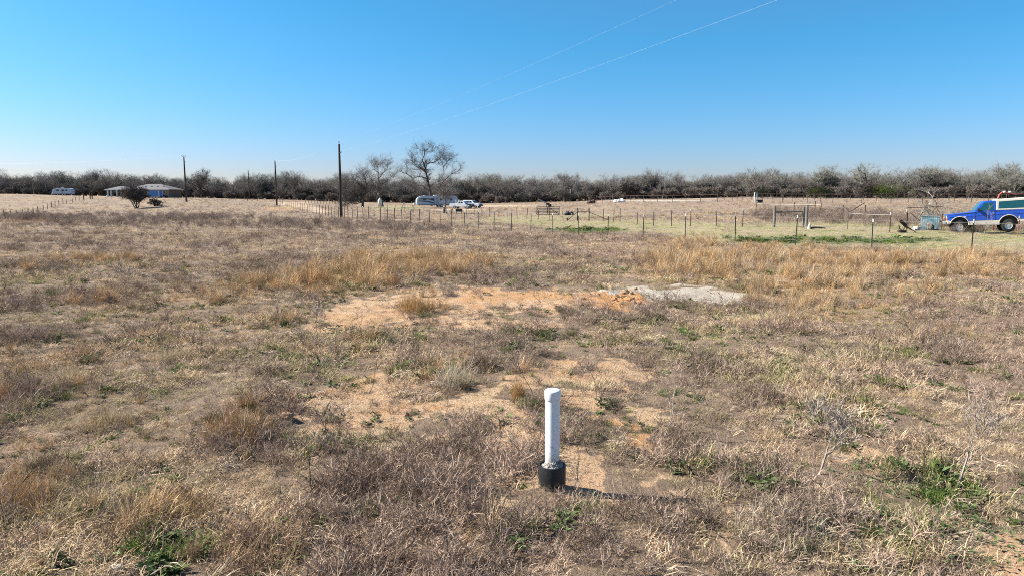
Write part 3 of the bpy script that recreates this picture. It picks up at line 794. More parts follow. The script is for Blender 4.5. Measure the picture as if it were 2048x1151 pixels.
post_row('wire_fence', 'distant wire fence in the meadow between two power poles', [(px, 190) for px in range(612, 680, 6)], 1.2, tip=0, seed=6, w=.07)
post_row('wire_fence', 'rusty steel posts standing in the tall brush left of the teal metal box', [(1511, 72), (1640, 66), (1686, 58), (1697, 47), (1781, 44), (1814, 46)], 1.35, tip=.4, seed=8, wires=(1.1,))
cxs, cds = [1180, 1300, 1434, 1600, 2048, 2300], [165, 145, 132, 126, 112, 105]
post_row('pipe_fence', 'rusty pipe fence of the corral in front of the woods', [(px, ip(px, cxs, cds)) for px in
         (1192, 1204, 1220, 1239, 1261, 1287, 1314, 1344, 1371, 1400, 1434, 1463, 1483, 1523, 1563, 1583, 1613, 1639, 1664, 1692, 1721, 1750, 1780, 1814, 1843, 1872, 1906, 1940, 1975, 2010, 2046, 2085)],
         1.55, wires=(.75, .4), wood=True, seed=9, rail=(1.45,), w=.055, m=M_RUSTY)
post_row('pipe_fence', 'farther rusty pipe fence closing the back of the corral', [(px, 158) for px in
         (1448, 1473, 1502, 1544, 1565, 1590, 1605, 1627, 1650, 1674, 1699, 1725, 1760, 1792, 1826, 1860, 1895, 1930, 1965, 2000, 2040, 2080)],
         1.5, wires=(.75, .4), wood=True, seed=10, rail=(1.4,), w=.06, m=M_RUSTY)
def brace(name, label, posts, bars, m, r=.06, cat='fence brace'):       # posts: px, d, h ; bars: two (px, py, d)
    o = gp(posts[0][0], 430, posts[0][1]); t = thing(name, label, cat, o)
    for (px, d, h) in posts:
        p = gp(px, 430, d) - o
        MB().tube([p - Vector((0, 0, .3)), p + Vector((.01, 0, h * .5)), p + Vector((0, 0, h))], [r, r * 1.02, r * .95], 9).build('post', m, t)
    for (a, b) in bars:
        MB().tube([P(*a) - o, P(*b) - o], r * .62, 7).build('brace_bar', m, t)
    return t
M_DRUST = mat('dark_rust', (.05, .028, .022), .85, var=.3)
brace('pipe_brace', 'dark pipe corner brace with two slanting arms behind the white-tipped posts', [(1155, 74, 1.38), (1178, 73.2, 1.38)],
      [((1155, 423, 74), (1178, 424, 73.2)), ((1155, 423.5, 74), (1135, 441, 74)), ((1178, 424.5, 73.2), (1219, 441, 72))], M_DRUST, .055)
MB().tube([P(1134, 436, 74), P(1135, 442, 74)], .07, 6).build('arm_foot', M_DRUST, bpy.data.objects['pipe_brace']).location = -Vector(bpy.data.objects['pipe_brace'].location)
brace('post_brace', 'pair of grey weathered wooden posts joined by a dark rail to a yellowed post', [(1549, 50, 1.5), (1607, 50, 1.42), (1613.5, 50.6, 1.56)],
      [((1549, 425, 50), (1607, 422.5, 50))], M_WOOD, .095)
brace('pipe_brace', 'thin distant pipe brace with a level bar above the brush', [(1588, 75, 1.15), (1629, 73, 1.25)], [((1588, 410.5, 75), (1629, 411, 73))], M_DRUST, .05)
brace('pipe_brace', 'rusty post with one long slanting arm in the brush', [(1730, 62, 1.15)], [((1730, 405.5, 62), (1698, 425, 60))], M_DRUST, .05)
brace('pipe_brace', 'dark slanting pipe brace at the foot of the farthest power pole', [(496.5, 200, 1.3), (517, 200, 1.25)], [((497, 397, 200), (517, 398, 200)), ((497, 397, 200), (477, 404.5, 198))], M_DRUST, .09)
brace('gate_posts', 'old dark gate posts at the end of the left wooden fence', [(170, 208, 2.0), (183, 215, 1.9), (187, 215, 1.9)], [((182, 388, 215), (187, 388, 215))], M_RUSTY, .16, 'gate posts')

# ------------------------------------------------------------------ power poles and lines
def power_pole(px, d, top_py, label, arms=False):
    p = gp(px, 430, d); top = P(px, top_py, d); h = top.z - p.z
    t = thing('power_pole', label, 'power pole', p, 0, 'power poles')
    MB().tube([(0, 0, -.5), (0, 0, h * .5), (0, 0, h - .35)], [.20, .17, .125], 12).build('shaft', M_POLE, t, True)
    ins = MB(); ins.tube([(0, 0, h - .36), (0, 0, h - .12)], .03, 6); ins.lathe([(.04, 0), (.085, .04), (.05, .07), (.08, .11), (.03, .16)], 8, (0, 0, h - .16))
    ins.build('insulator', M_BLACK, t)
    br = MB(); br.box((.15, -.10, h - 1.45), (.26, .07, .10)); br.tube([(.27, -.1, h - 1.42), (.27, -.1, h - 1.25)], .04, 6)
    br.build('bracket', M_STEELG, t)
    if arms:
        for s in (-1, 1):
            MB().tube([(0, 0, h - .5), (s * .45, 0, h - .1), (s * .48, 0, h + .12)], .035, 5).build('arm', M_BLACK, t)
    MB().tube([(.14, -.16, .0), (.13, -.16, h * .45)], .018, 5).build('ground_wire', M_STEELG, t)
    return p + Vector((0, 0, h)), p + Vector((.27, -.1, h - 1.25))
pa = power_pole(682.5, 90, 283, 'nearest and tallest dark wooden power pole beside the fence line')
pb = power_pole(554.5, 152, 320, 'middle dark wooden power pole at the end of the fence line')
pc = power_pole(374.5, 152, 311, 'leftmost power pole with a forked top right of the house', True)
pd = power_pole(500.5, 228, 339, 'farthest and shortest looking power pole with a pale left side')
def cable(a, b, sag, r, name, label):
    pts = [a.lerp(b, k / 40) - Vector((0, 0, sag * 4 * (k / 40) * (1 - k / 40))) for k in range(41)]
    tag(MB().tube(pts, r, 4, cap=False).build(name, M_CABLE), label, 'wire')
cable(pa[0], Vector((21.8, -10, 10.6)), .9, .0017, 'overhead_wire', 'upper pale overhead wire rising from the nearest pole to the top edge')
cable(pa[1], Vector((21.8, -10, 9.0)), .7, .0024, 'overhead_wire', 'lower brighter overhead wire rising from the nearest pole to the upper right')
cable(pa[0], pb[0], 1.0, .006, 'overhead_wire', 'faint overhead wire between the nearest and the middle pole')
cable(pb[0], pc[0] + Vector((0, 0, -.2)), 1.0, .006, 'overhead_wire', 'faint overhead wire between the middle pole and the forked pole')
cable(pc[0], Vector((-160, 175, 12)), 1.2, .006, 'overhead_wire', 'faint overhead wire leaving the forked pole to the left')

# ------------------------------------------------------------------ trees
def branch(tr, cr, r, p, d, L, rad, level, maxl, droop=0.0, spread=.9, kids=(4, 6), thin=.02, up=.12, wob=.28):
    nseg = 5 if level == 0 else (4 if level < 3 else 2)
    pts = [p.copy()]; q = p.copy(); dd = d.normalized()
    for i in range(nseg):
        w = wob * (.45 if level == 0 else 1)
        dd = (dd + Vector((r.uniform(-w, w), r.uniform(-w, w), r.uniform(-w, w) + up * (1 if level else .6) - droop * level * .1))).normalized()
        q = q + dd * L / nseg; pts.append(q.copy())
    rads = [max(thin * .4, rad * (1 - .55 * i / nseg)) for i in range(nseg + 1)]
    mb = tr if level <= 1 else cr
    if level >= maxl - 1:
        mb.ribbon(pts, max(thin, rad * 1.6), dd.cross(Vector((r.uniform(-1, 1), r.uniform(-1, 1), r.uniform(-1, 1)))).normalized())
    else:
        mb.tube(pts, rads, 6 if level == 0 else (4 if level == 1 else 3), cap=False)
    if level >= maxl: return
    n = r.randint(*kids) + (1 if level >= 2 else 0)
    for k in range(n):
        f = r.uniform(.35, 1.0) if level else r.uniform(.4, 1.0)
        i = min(nseg - 1, int(f * nseg)); b = pts[i].lerp(pts[i + 1], f * nseg - i)
        ax = Vector((r.uniform(-1, 1), r.uniform(-1, 1), r.uniform(-.5, .6)))
        ax = (ax - dd * ax.dot(dd) * .6).normalized()
        nd = (dd * r.uniform(.45, .9) + ax * spread * r.uniform(.6, 1.1)).normalized()
        branch(tr, cr, r, b, nd, L * r.uniform(.5, .78), rads[i] * r.uniform(.5, .72), level + 1, maxl, droop, spread, kids, thin, up, wob)
def tree_thing(name, label, loc, h, seed, bark, twig, group=None, trunk=.32, maxl=4, spread=.9, kids=(4, 6), thin=.022, lean=0, forks=1, rz=0, up=.12, thick=.024, fan=.45):
    r = random.Random(seed); tr, cr = MB(), MB()
    for k in range(forks):
        d = Vector((lean + (r.uniform(-fan, fan) if forks > 1 else r.uniform(-.1, .1)), r.uniform(-.3, .3) if forks > 1 else 0, 1))
        branch(tr, cr, r, Vector((r.uniform(-.1, .1), 0, -.25)) * (1 if forks > 1 else 1), d, h * trunk, h * thick, 0, maxl, 0, spread, kids, thin, up)
    zmax = max(v[2] for v in cr.v + tr.v); k = h / zmax
    for mb in (tr, cr): mb.v = [(x * k, y * k, z * k if z > 0 else z) for x, y, z in mb.v]
    t = thing(name, label, 'tree', loc, rz, group)
    tr.build('trunk', bark, t); cr.build('crown', twig, t)
    return t
# woodland prototypes, one of each kind
EDGE = 'bare winter tree in the front rank of the woods behind the pasture'
def shrubby(seed, h): return dict(h=h, seed=seed, trunk=.25, maxl=4, spread=1.05, kids=(5, 6), thin=.03, forks=3)
protos = []
specs = [(dict(h=10.5, seed=1, trunk=.44, kids=(5, 7), thin=.020), M_BARK, M_TWIG), (dict(h=9, seed=2, trunk=.50, kids=(6, 7), thin=.021, spread=.72, thick=.03), M_BARKD, M_TWIGB),
         (dict(h=10, seed=3, trunk=.34, kids=(6, 7), thin=.021, forks=2), M_BARK, M_TWIGG), (dict(h=8.5, seed=4, trunk=.30, kids=(6, 7), thin=.021, forks=2, spread=1.0), M_BARK, M_TWIG),
         (dict(h=9, seed=5, trunk=.54, kids=(6, 7), thin=.021, spread=.62, thick=.03), M_BARKD, M_TWIGB), (dict(h=5.5, seed=6, trunk=.22, kids=(5, 7), thin=.024, forks=4, spread=1.05), M_BARKD, M_TWIGD),
         (dict(h=4.2, seed=7, trunk=.22, kids=(6, 7), thin=.024, forks=4, spread=1.05), M_BARKD, M_TWIGB)]
tp = np.array([[0, 300], [300, 275], [560, 252], [700, 236], [900, 228], [1100, 222], [1300, 205], [1500, 196], [1750, 186], [2048, 178], [2300, 172]])
def tree_d(px): return ip(px, tp[:, 0], tp[:, 1])
rt = random.Random(77)
def scale_at(px): return ip(px, [-200, 250, 560, 700, 1100, 1300, 1700, 2200], [1.02, .98, 1.0, .98, .88, .84, .75, .71])
def plant_edge():
    first = {}
    px = -60
    while px < 2130:
        d = tree_d(px) + rt.uniform(-4, 10)
        k = rt.choice((0, 1, 2, 3, 4, 0, 2, 3)) if px > 600 else rt.choice((0, 1, 3, 4, 1))
        loc = gp(px, 400, d)
        if k not in first:
            kw, bark, tw = specs[k]
            t = tree_thing('woodland_tree', EDGE, loc, bark=bark, twig=tw, group='trees along the woodland edge', **kw); first[k] = t
        else: t = copy_tree(first[k]); t.location = loc
        s = scale_at(px) * rt.uniform(.70, 1.10) * (.72 + .54 * float(vnoise(px / 48.0, 0, 71))); t.scale = (s * rt.uniform(.9, 1.15), s, s); t.rotation_euler = (0, 0, rt.uniform(0, 6.28))
        px += rt.uniform(17, 29)
    px = -50
    while px < 2130:
        d = tree_d(px) - rt.uniform(3, 7); k = rt.choice((5, 6, 6))
        loc = gp(px, 400, d)
        if k not in first:
            kw, bark, tw = specs[k]
            t = tree_thing('woodland_shrub', 'bare grey shrub growing under the front trees of the woods', loc, bark=bark, twig=tw, group='shrubs along the woodland edge', **kw); t['category'] = 'shrub'; first[k] = t
        else: t = copy_tree(first[k]); t.location = loc
        s = rt.uniform(.55, 1.0); t.scale = (s * 1.2, s * 1.2, s); t.rotation_euler = (0, 0, rt.uniform(0, 6.28))
        px += rt.uniform(16, 42) if px < 330 or px > 1200 else rt.uniform(38, 80)
    return first
FIRST = plant_edge()
def woods_behind():
    c = bpy.data.collections.new('woods_pieces')
    tints = {}
    for k in (0, 1, 2, 3, 4, 5, 6):
        tr = [o for o in FIRST[k].children]
        mbv = []
        for o in tr:
            me = o.data.copy(); 
            oo = bpy.data.objects.new('wood_piece', me); mbv.append(oo)
        # one joined piece per kind (trunk and crown keep their materials)
        me = bpy.data.meshes.new('wood_piece'); vs, fs, mi = [], [], []
        for j, o in enumerate(mbv):
            off = len(vs); vs += [tuple(v.co) for v in o.data.vertices]
            for p in o.data.polygons: fs.append(tuple(i + off for i in p.vertices)); mi.append(j)
        me.from_pydata(vs, [], fs)
        for o in mbv: me.materials.append(o.data.materials[0])
        me.polygons.foreach_set('material_index', mi); me.update()
        for o in mbv: bpy.data.objects.remove(o)
        c.objects.link(bpy.data.objects.new('wood_piece', me))
    pts, rot, scl = [], [], []
    for row, n in ((9, 120), (19, 110), (31, 100), (45, 90), (62, 90)):
        for i in range(n):
            px = -150 + 2400 * (i + rt.random()) / n; d = tree_d(px) + row + rt.uniform(-5, 6)
            q = gp(px, 400, d); s = scale_at(px) * rt.uniform(.72, 1.10) * (.70 + .58 * float(vnoise(px / 48.0, row * .3, 71))) * (1.0 + row * .0012)
            pts.append(q); rot.append((0, 0, rt.uniform(0, 6.28))); scl.append((s * 1.1, s * 1.1, s))
    low = len(pts)
    for row, n in ((2, 130), (7, 150), (13, 150), (22, 130), (34, 110)):
        for i in range(n):
            px = -150 + 2400 * (i + rt.random()) / n; d = tree_d(px) + row + rt.uniform(-3, 3)
            s = rt.uniform(.45, .95); pts.append(gp(px, 400, d)); rot.append((0, 0, rt.uniform(0, 6.28))); scl.append((s * 1.3, s * 1.3, s))
    n = len(pts); me = bpy.data.meshes.new('woodland'); me.vertices.add(n); me.vertices.foreach_set('co', np.array(pts, np.float32).ravel())
    for nm, ty, data, key in (('pick', 'INT', np.where(np.arange(n) < low, np.random.RandomState(5).choice([0, 1, 2, 3, 4], n), np.random.RandomState(6).choice([5, 6], n)).astype(np.int32), 'value'), ('turn', 'FLOAT_VECTOR', np.array(rot, np.float32), 'vector'), ('size', 'FLOAT_VECTOR', np.array(scl, np.float32), 'vector')):
        me.attributes.new(nm, ty, 'POINT').data.foreach_set(key, data.ravel())
    ob = bpy.data.objects.new('woodland', me); COL.objects.link(ob)
    tag(ob, 'deep bare grey woods reading as one mass behind the edge trees', 'woods', None, 'stuff')
    src = bpy.data.node_groups['green_grass_spread'].copy(); src.name = 'woodland_spread'
    for nd in src.nodes:
        if nd.bl_idname == 'GeometryNodeCollectionInfo': nd.inputs['Collection'].default_value = c
    md = ob.modifiers.new('spread', 'NODES'); md.node_group = src
woods_behind()

# trees that stand out one by one
def sky_tree(px, dd, top_py, label, seed, bark=M_BARK, twig=M_TWIG, **kw):
    d = tree_d(px) + dd; loc = gp(px, 400, d); h = P(px, top_py, d).z - loc.z
    return tree_thing('bare_tree', label, loc, h, seed, bark, twig, 'bare trees rising above the woods', **kw)
sky_tree(405, -3, 333, 'taller bare tree above the woods right of the forked power pole', 21, M_BARKD, M_TWIGD, trunk=.30, kids=(5, 6), thin=.03, forks=2, maxl=4)
sky_tree(190, 14, 333, 'wide bare crown above the woods between the far camper and the house', 22, M_BARK, M_TWIG, kids=(4, 6), thin=.03, forks=2)
sky_tree(588, -6, 347, 'rounded dark bare tree just right of the middle power pole', 23, M_BARKD, M_TWIGD, kids=(6, 6), thin=.03, spread=1.0)
sky_tree(1296, 4, 331, 'wide spreading bare tree on the skyline above the middle of the corral', 24, M_BARK, M_TWIG, kids=(5, 5), thin=.026, forks=3, trunk=.28)
sky_tree(1140, 3, 335, 'rounded bare tree on the skyline right of the parked gate panel', 25, M_BARK, M_TWIG, kids=(5, 6), thin=.028)
sky_tree(1508, 3, 331, 'bare tree on the skyline above the white stepladder', 26, M_BARK, M_TWIGG, kids=(5, 5), thin=.024, forks=2)
sky_tree(1553, 1, 331, 'dark-limbed bare tree on the skyline between ladder and wooden posts', 27, M_BARKD, M_TWIGG, kids=(5, 5), thin=.024, forks=2)
sky_tree(1741, 1, 321, 'crooked dark-limbed bare tree highest on the right skyline', 28, M_BARKD, M_TWIGG, kids=(4, 5), thin=.022, forks=2, spread=1.15, thick=.03)
sky_tree(1700, 2, 329, 'thin crooked bare tree left of the highest tree on the right skyline', 29, M_BARKD, M_TWIGG, kids=(4, 5), thin=.022, forks=1, spread=1.1)
sky_tree(1850, 2, 326, 'fine-twigged bare tree on the skyline above the brush pile', 30, M_BARK, M_TWIGG, kids=(6, 6), thin=.022, forks=2)
sky_tree(1905, 6, 330, 'low rounded bare crown on the skyline left of the blue truck', 31, M_BARK, M_TWIGG, kids=(6, 6), thin=.022, forks=2)
sky_tree(2003, 2, 319, 'bushy bare tree rising above the roof of the blue truck', 32, M_BARK, M_TWIGG, kids=(6, 6), thin=.022, forks=2, spread=.95)

def limb_tree(name, label, base, d, limbs, r0, seed, bark, twig, thin=.03, gl=2.6, dens=7):
    r = random.Random(seed); o = gp(base[0], base[1], d); tr, cr = MB(), MB()
    t = thing(name, label, 'tree', o)
    for (pts, ra, rb) in limbs:
        n = len(pts); off = 0; path = []
        for i, (px, py) in enumerate(pts):
            q = P(px, py, d) - o
            if i and len(path): off += r.uniform(-.5, .5)
            q.y += off if len(limbs) > 1 and pts is not limbs[0][0] else 0
            path.append(q)
        if pts[0] == base: path[0] = Vector((0, 0, -.3))
        fine = [path[0]]
        for a, b in zip(path[:-1], path[1:]):
            m = a.lerp(b, .5) + Vector((r.uniform(-.12, .12), r.uniform(-.12, .12), r.uniform(-.1, .1))); fine += [m, b]
        m = len(fine); rads = [.76 * (ra + (rb - ra) * k / (m - 1)) for k in range(m)]
        tr.tube(fine, rads, 7, cap=False)
        for k in range(1, m):
            dd = (fine[k] - fine[k - 1]).normalized()
            for j in range(max(2, int(dens * (.35 + .65 * k / m))) if ra < r0 * .8 or k > m * .55 else 0):
                ax = Vector((r.uniform(-1, 1), r.uniform(-1, 1), r.uniform(-.5, .9)))
                branch(tr, cr, r, fine[k - 1].lerp(fine[k], r.random()), (dd * .6 + ax).normalized(), gl * r.uniform(.5, 1.1), max(.035, rads[k] * .5), 2, 4, 0, .95, (4, 5), thin, .08, .35)
    tr.build('trunk', bark, t); cr.build('crown', twig, t)
    return t
limb_tree('oak_tree', 'tall bare spreading oak towering over the camping trailer', (863, 408), 198,
          [([(863, 408), (861, 385), (857, 368), (853, 350), (851, 338)], .48, .33),
           ([(851, 338), (848, 328), (845, 322), (849, 312), (851, 303), (857, 297)], .26, .08),
           ([(851, 338), (852, 329), (860, 326), (868, 325), (876, 319), (883, 314), (887, 306), (887, 300)], .24, .06),
           ([(884, 314), (888, 320), (896, 318), (901, 321)], .09, .05), ([(888, 350), (887, 338), (885, 328), (880, 320)], .13, .05), ([(887, 334), (893, 326), (898, 321)], .10, .05),
           ([(854, 359), (845, 354), (836, 354), (827, 357), (821, 352), (812, 347), (803, 344)], .20, .05),
           ([(850, 342), (842, 338), (835, 335), (826, 329), (824, 318), (821, 312)], .16, .05), ([(842, 339), (832, 340), (818, 338), (812, 333)], .11, .04),
           ([(845, 324), (837, 331), (829, 330)], .11, .04), ([(851, 303), (842, 300), (836, 297)], .08, .04), ([(853, 303), (862, 305), (869, 302)], .08, .04),
           ([(861, 385), (852, 377), (846, 372), (838, 371), (828, 376), (820, 382)], .17, .05), ([(860, 375), (868, 366), (874, 364), (880, 360)], .15, .05),
           ([(880, 372), (890, 360), (904, 348), (914, 344), (922, 338)], .16, .05)], .48, 41, M_BARKD, M_TWIGD, .024, 2.3, 5)
limb_tree('oak_tree', 'leaning bare oak beside the white upright tank', (766, 412), 170,
          [([(766, 412), (762, 396), (758, 385), (757, 378)], .36, .26), ([(757, 378), (750, 373), (741, 371), (733, 366)], .18, .05), ([(757, 378), (759, 366), (757, 352), (756, 336), (758, 328)], .17, .05),
           ([(758, 372), (768, 366), (778, 360), (786, 349)], .15, .05), ([(759, 356), (768, 345), (775, 336), (774, 328)], .11, .04), ([(756, 345), (748, 338), (752, 328)], .08, .04), ([(757, 378), (770, 377), (784, 374)], .14, .05), ([(750, 373), (744, 362), (738, 352)], .12, .05)], .36, 42, M_BARKD, M_TWIG, .022, 2.3, 7)
limb_tree('oak_tree', 'low dark gnarled oak with drooping limbs right of the nearest pole', (725, 414), 158,
          [([(725, 414), (726, 402), (727, 392), (728, 382)], .42, .25), ([(727, 396), (715, 386), (705, 382), (696, 388), (692, 400)], .2, .05), ([(728, 384), (720, 372), (712, 362), (704, 358)], .17, .05), ([(728, 382), (733, 370), (731, 360), (728, 353)], .17, .05),
           ([(727, 405), (712, 408), (700, 405), (690, 410)], .16, .06), ([(728, 390), (740, 382), (748, 380)], .15, .05), ([(718, 400), (704, 396), (694, 400), (688, 408)], .12, .04)], .42, 43, M_BARKD, M_TWIGD, .024, 2.2, 8)
tree_thing('small_tree', 'small bare tree with a pale trunk in front of the camping trailer', gp(893, 428, 113), 7.0, 51, M_BARK, M_TWIG, trunk=.30, maxl=4, kids=(6, 7), thin=.018, spread=.95, thick=.012)
tree_thing('mesquite_tree', 'low bushy bare mesquite standing alone in front of the house', gp(274, 415, 136), 5.0, 53, M_BARKD, M_TWIGD, trunk=.30, maxl=4, kids=(6, 7), thin=.022, forks=5, spread=1.0, thick=.016, fan=.9)
tree_thing('small_shrub', 'tiny dark bare shrub to the right of the lone mesquite', gp(312, 410, 140), 1.7, 54, M_BARKD, M_TWIGD, trunk=.25, maxl=3, kids=(6, 7), thin=.03, forks=3)['category'] = 'shrub'
tree_thing('dark_shrub', 'rounded dark bare shrub below the woods near the corral middle', gp(1258, 400, 200), 5.6, 55, M_BARKD, M_TWIGD, trunk=.22, maxl=4, kids=(7, 7), thin=.04, forks=4, spread=1.1)['category'] = 'shrub'

def evergreen(name, label, px, d, w, h, color, seed, n=2600, leaf=.16):
    r = random.Random(seed); o = gp(px, 400, d); t = thing(name, label, 'shrub', o)
    tr = MB(); tr.tube([(0, 0, -.2), (.1, 0, h * .4), (0, .1, h * .8)], [.12, .08, .03], 6); tr.build('trunk', M_BARKD, t)
    mb = MB(); cl = [(Vector((r.gauss(0, w * .26), r.gauss(0, w * .26), h * r.uniform(.15, .85))), r.uniform(.16, .34) * w) for _ in range(22)]
    for i in range(n):
        c, rad = r.choice(cl); v = Vector((r.gauss(0, 1), r.gauss(0, 1), r.gauss(0, 1))).normalized() * rad * r.uniform(.5, 1.05); p = c + v
        if p.z < .05: p.z = r.uniform(.05, .4)
        a = Vector((r.uniform(-1, 1), r.uniform(-1, 1), r.uniform(-1, 1))).normalized(); b = a.cross(Vector((r.uniform(-1, 1), r.uniform(-1, 1), 1))).normalized()
        s = leaf * r.uniform(.6, 1.3)
        mb.add([tuple(p - a * s * .5), tuple(p + b * s * .35), tuple(p + a * s * .5), tuple(p - b * s * .35)], [(0, 1, 2, 3)], r.uniform(.5, 1.4))
    mb.build('foliage', plant_mat(name + '_leaves_%d' % seed, color, .2), t, vary=True)
evergreen('evergreen_shrub', 'bright green leafy shrub at the woodland edge on the right', 1772, 166, 6.0, 4.8, (.10, .15, .03), 61)
evergreen('cedar_bush', 'dark green cedar bush behind the white stepladder', 1522, 178, 3.4, 3.1, (.03, .045, .025), 62)
evergreen('cedar_bush', 'dark cedar bush behind the weathered wooden posts', 1652, 172, 3.0, 2.7, (.04, .055, .03), 63)
evergreen('cedar_bush', 'olive green bush below the right skyline oaks', 1626, 174, 3.2, 3.0, (.09, .10, .04), 64)
evergreen('cedar_bush', 'dark cedar bush at the woods edge left of the far camper', 65, 286, 8.0, 5.0, (.022, .034, .028), 65)
evergreen('cedar_bush', 'small cedar in the woods behind the middle power pole', 524, 244, 2.6, 6.5, (.02, .032, .025), 66)
evergreen('cedar_bush', 'dark evergreen clump low in the woods right of the two white vehicles', 1040, 214, 4.0, 3.0, (.022, .03, .024), 67)

# ------------------------------------------------------------------ vehicles
def wheel_parts(t, x, y, z, r, w, rim=None, name='wheel'):
    mb = MB(); n = 20; prof = [(r * .55, -w / 2), (r * .92, -w / 2), (r, -w * .3), (r, w * .3), (r * .92, w / 2), (r * .55, w / 2)]
    for rr, yy in prof:
        for k in range(n):
            a = 2 * math.pi * k / n; mb.v.append((x + rr * math.cos(a), y + yy, z + rr * math.sin(a)))
    for i in range(len(prof) - 1):
        for k in range(n):
            k2 = (k + 1) % n; mb.f.append((i * n + k, (i + 1) * n + k, (i + 1) * n + k2, i * n + k2)); mb.c.append(1)
    wo = mb.build(name, M_TYRE, t, True)
    rb = MB(); s = -1 if y < 0 else 1
    prof = [(r * .60, s * w * .46), (r * .56, s * w * .30), (r * .25, s * w * .22), (r * .22, s * w * .36), (.01, s * w * .36)]
    for rr, yy in prof:
        for k in range(n):
            a = 2 * math.pi * k / n; q = rr * (1 if k % 4 < 2 or rr > r * .5 else .85); rb.v.append((x + q * math.cos(a), y + yy, z + q * math.sin(a)))
    for i in range(len(prof) - 1):
        for k in range(n):
            k2 = (k + 1) % n; f = (i * n + k, (i + 1) * n + k, (i + 1) * n + k2, i * n + k2); rb.f.append(f if s < 0 else f[::-1]); rb.c.append(1)
    rb.build('rim', rim or M_CHROME, wo)
def arc(cx, cz, r, a0, a1, n=9): return [(cx + r * math.cos(math.radians(a0 + (a1 - a0) * k / n)), cz + r * math.sin(math.radians(a0 + (a1 - a0) * k / n))) for k in range(n + 1)]
def side_panel(t, name, pts, hwf, m, off=.005, thick=.012):           # a pane or panel lying on both flanks
    for s in (-1, 1):
        mb = MB(); o = 0; n = len(pts)
        for k in (0, 1):
            for (x, z) in pts: mb.v.append((x, s * (hwf(z) + off - k * thick), z))
        mb.f.append(tuple(range(n)) if s < 0 else tuple(reversed(range(n))))
        mb.f.append(tuple(range(n, 2 * n))[::-1] if s < 0 else tuple(range(n, 2 * n)))
        for k in range(n):
            k2 = (k + 1) % n; mb.f.append((k, k2, n + k2, n + k))
        mb.c = [1] * len(mb.f)
        mb.build(name, m, t)
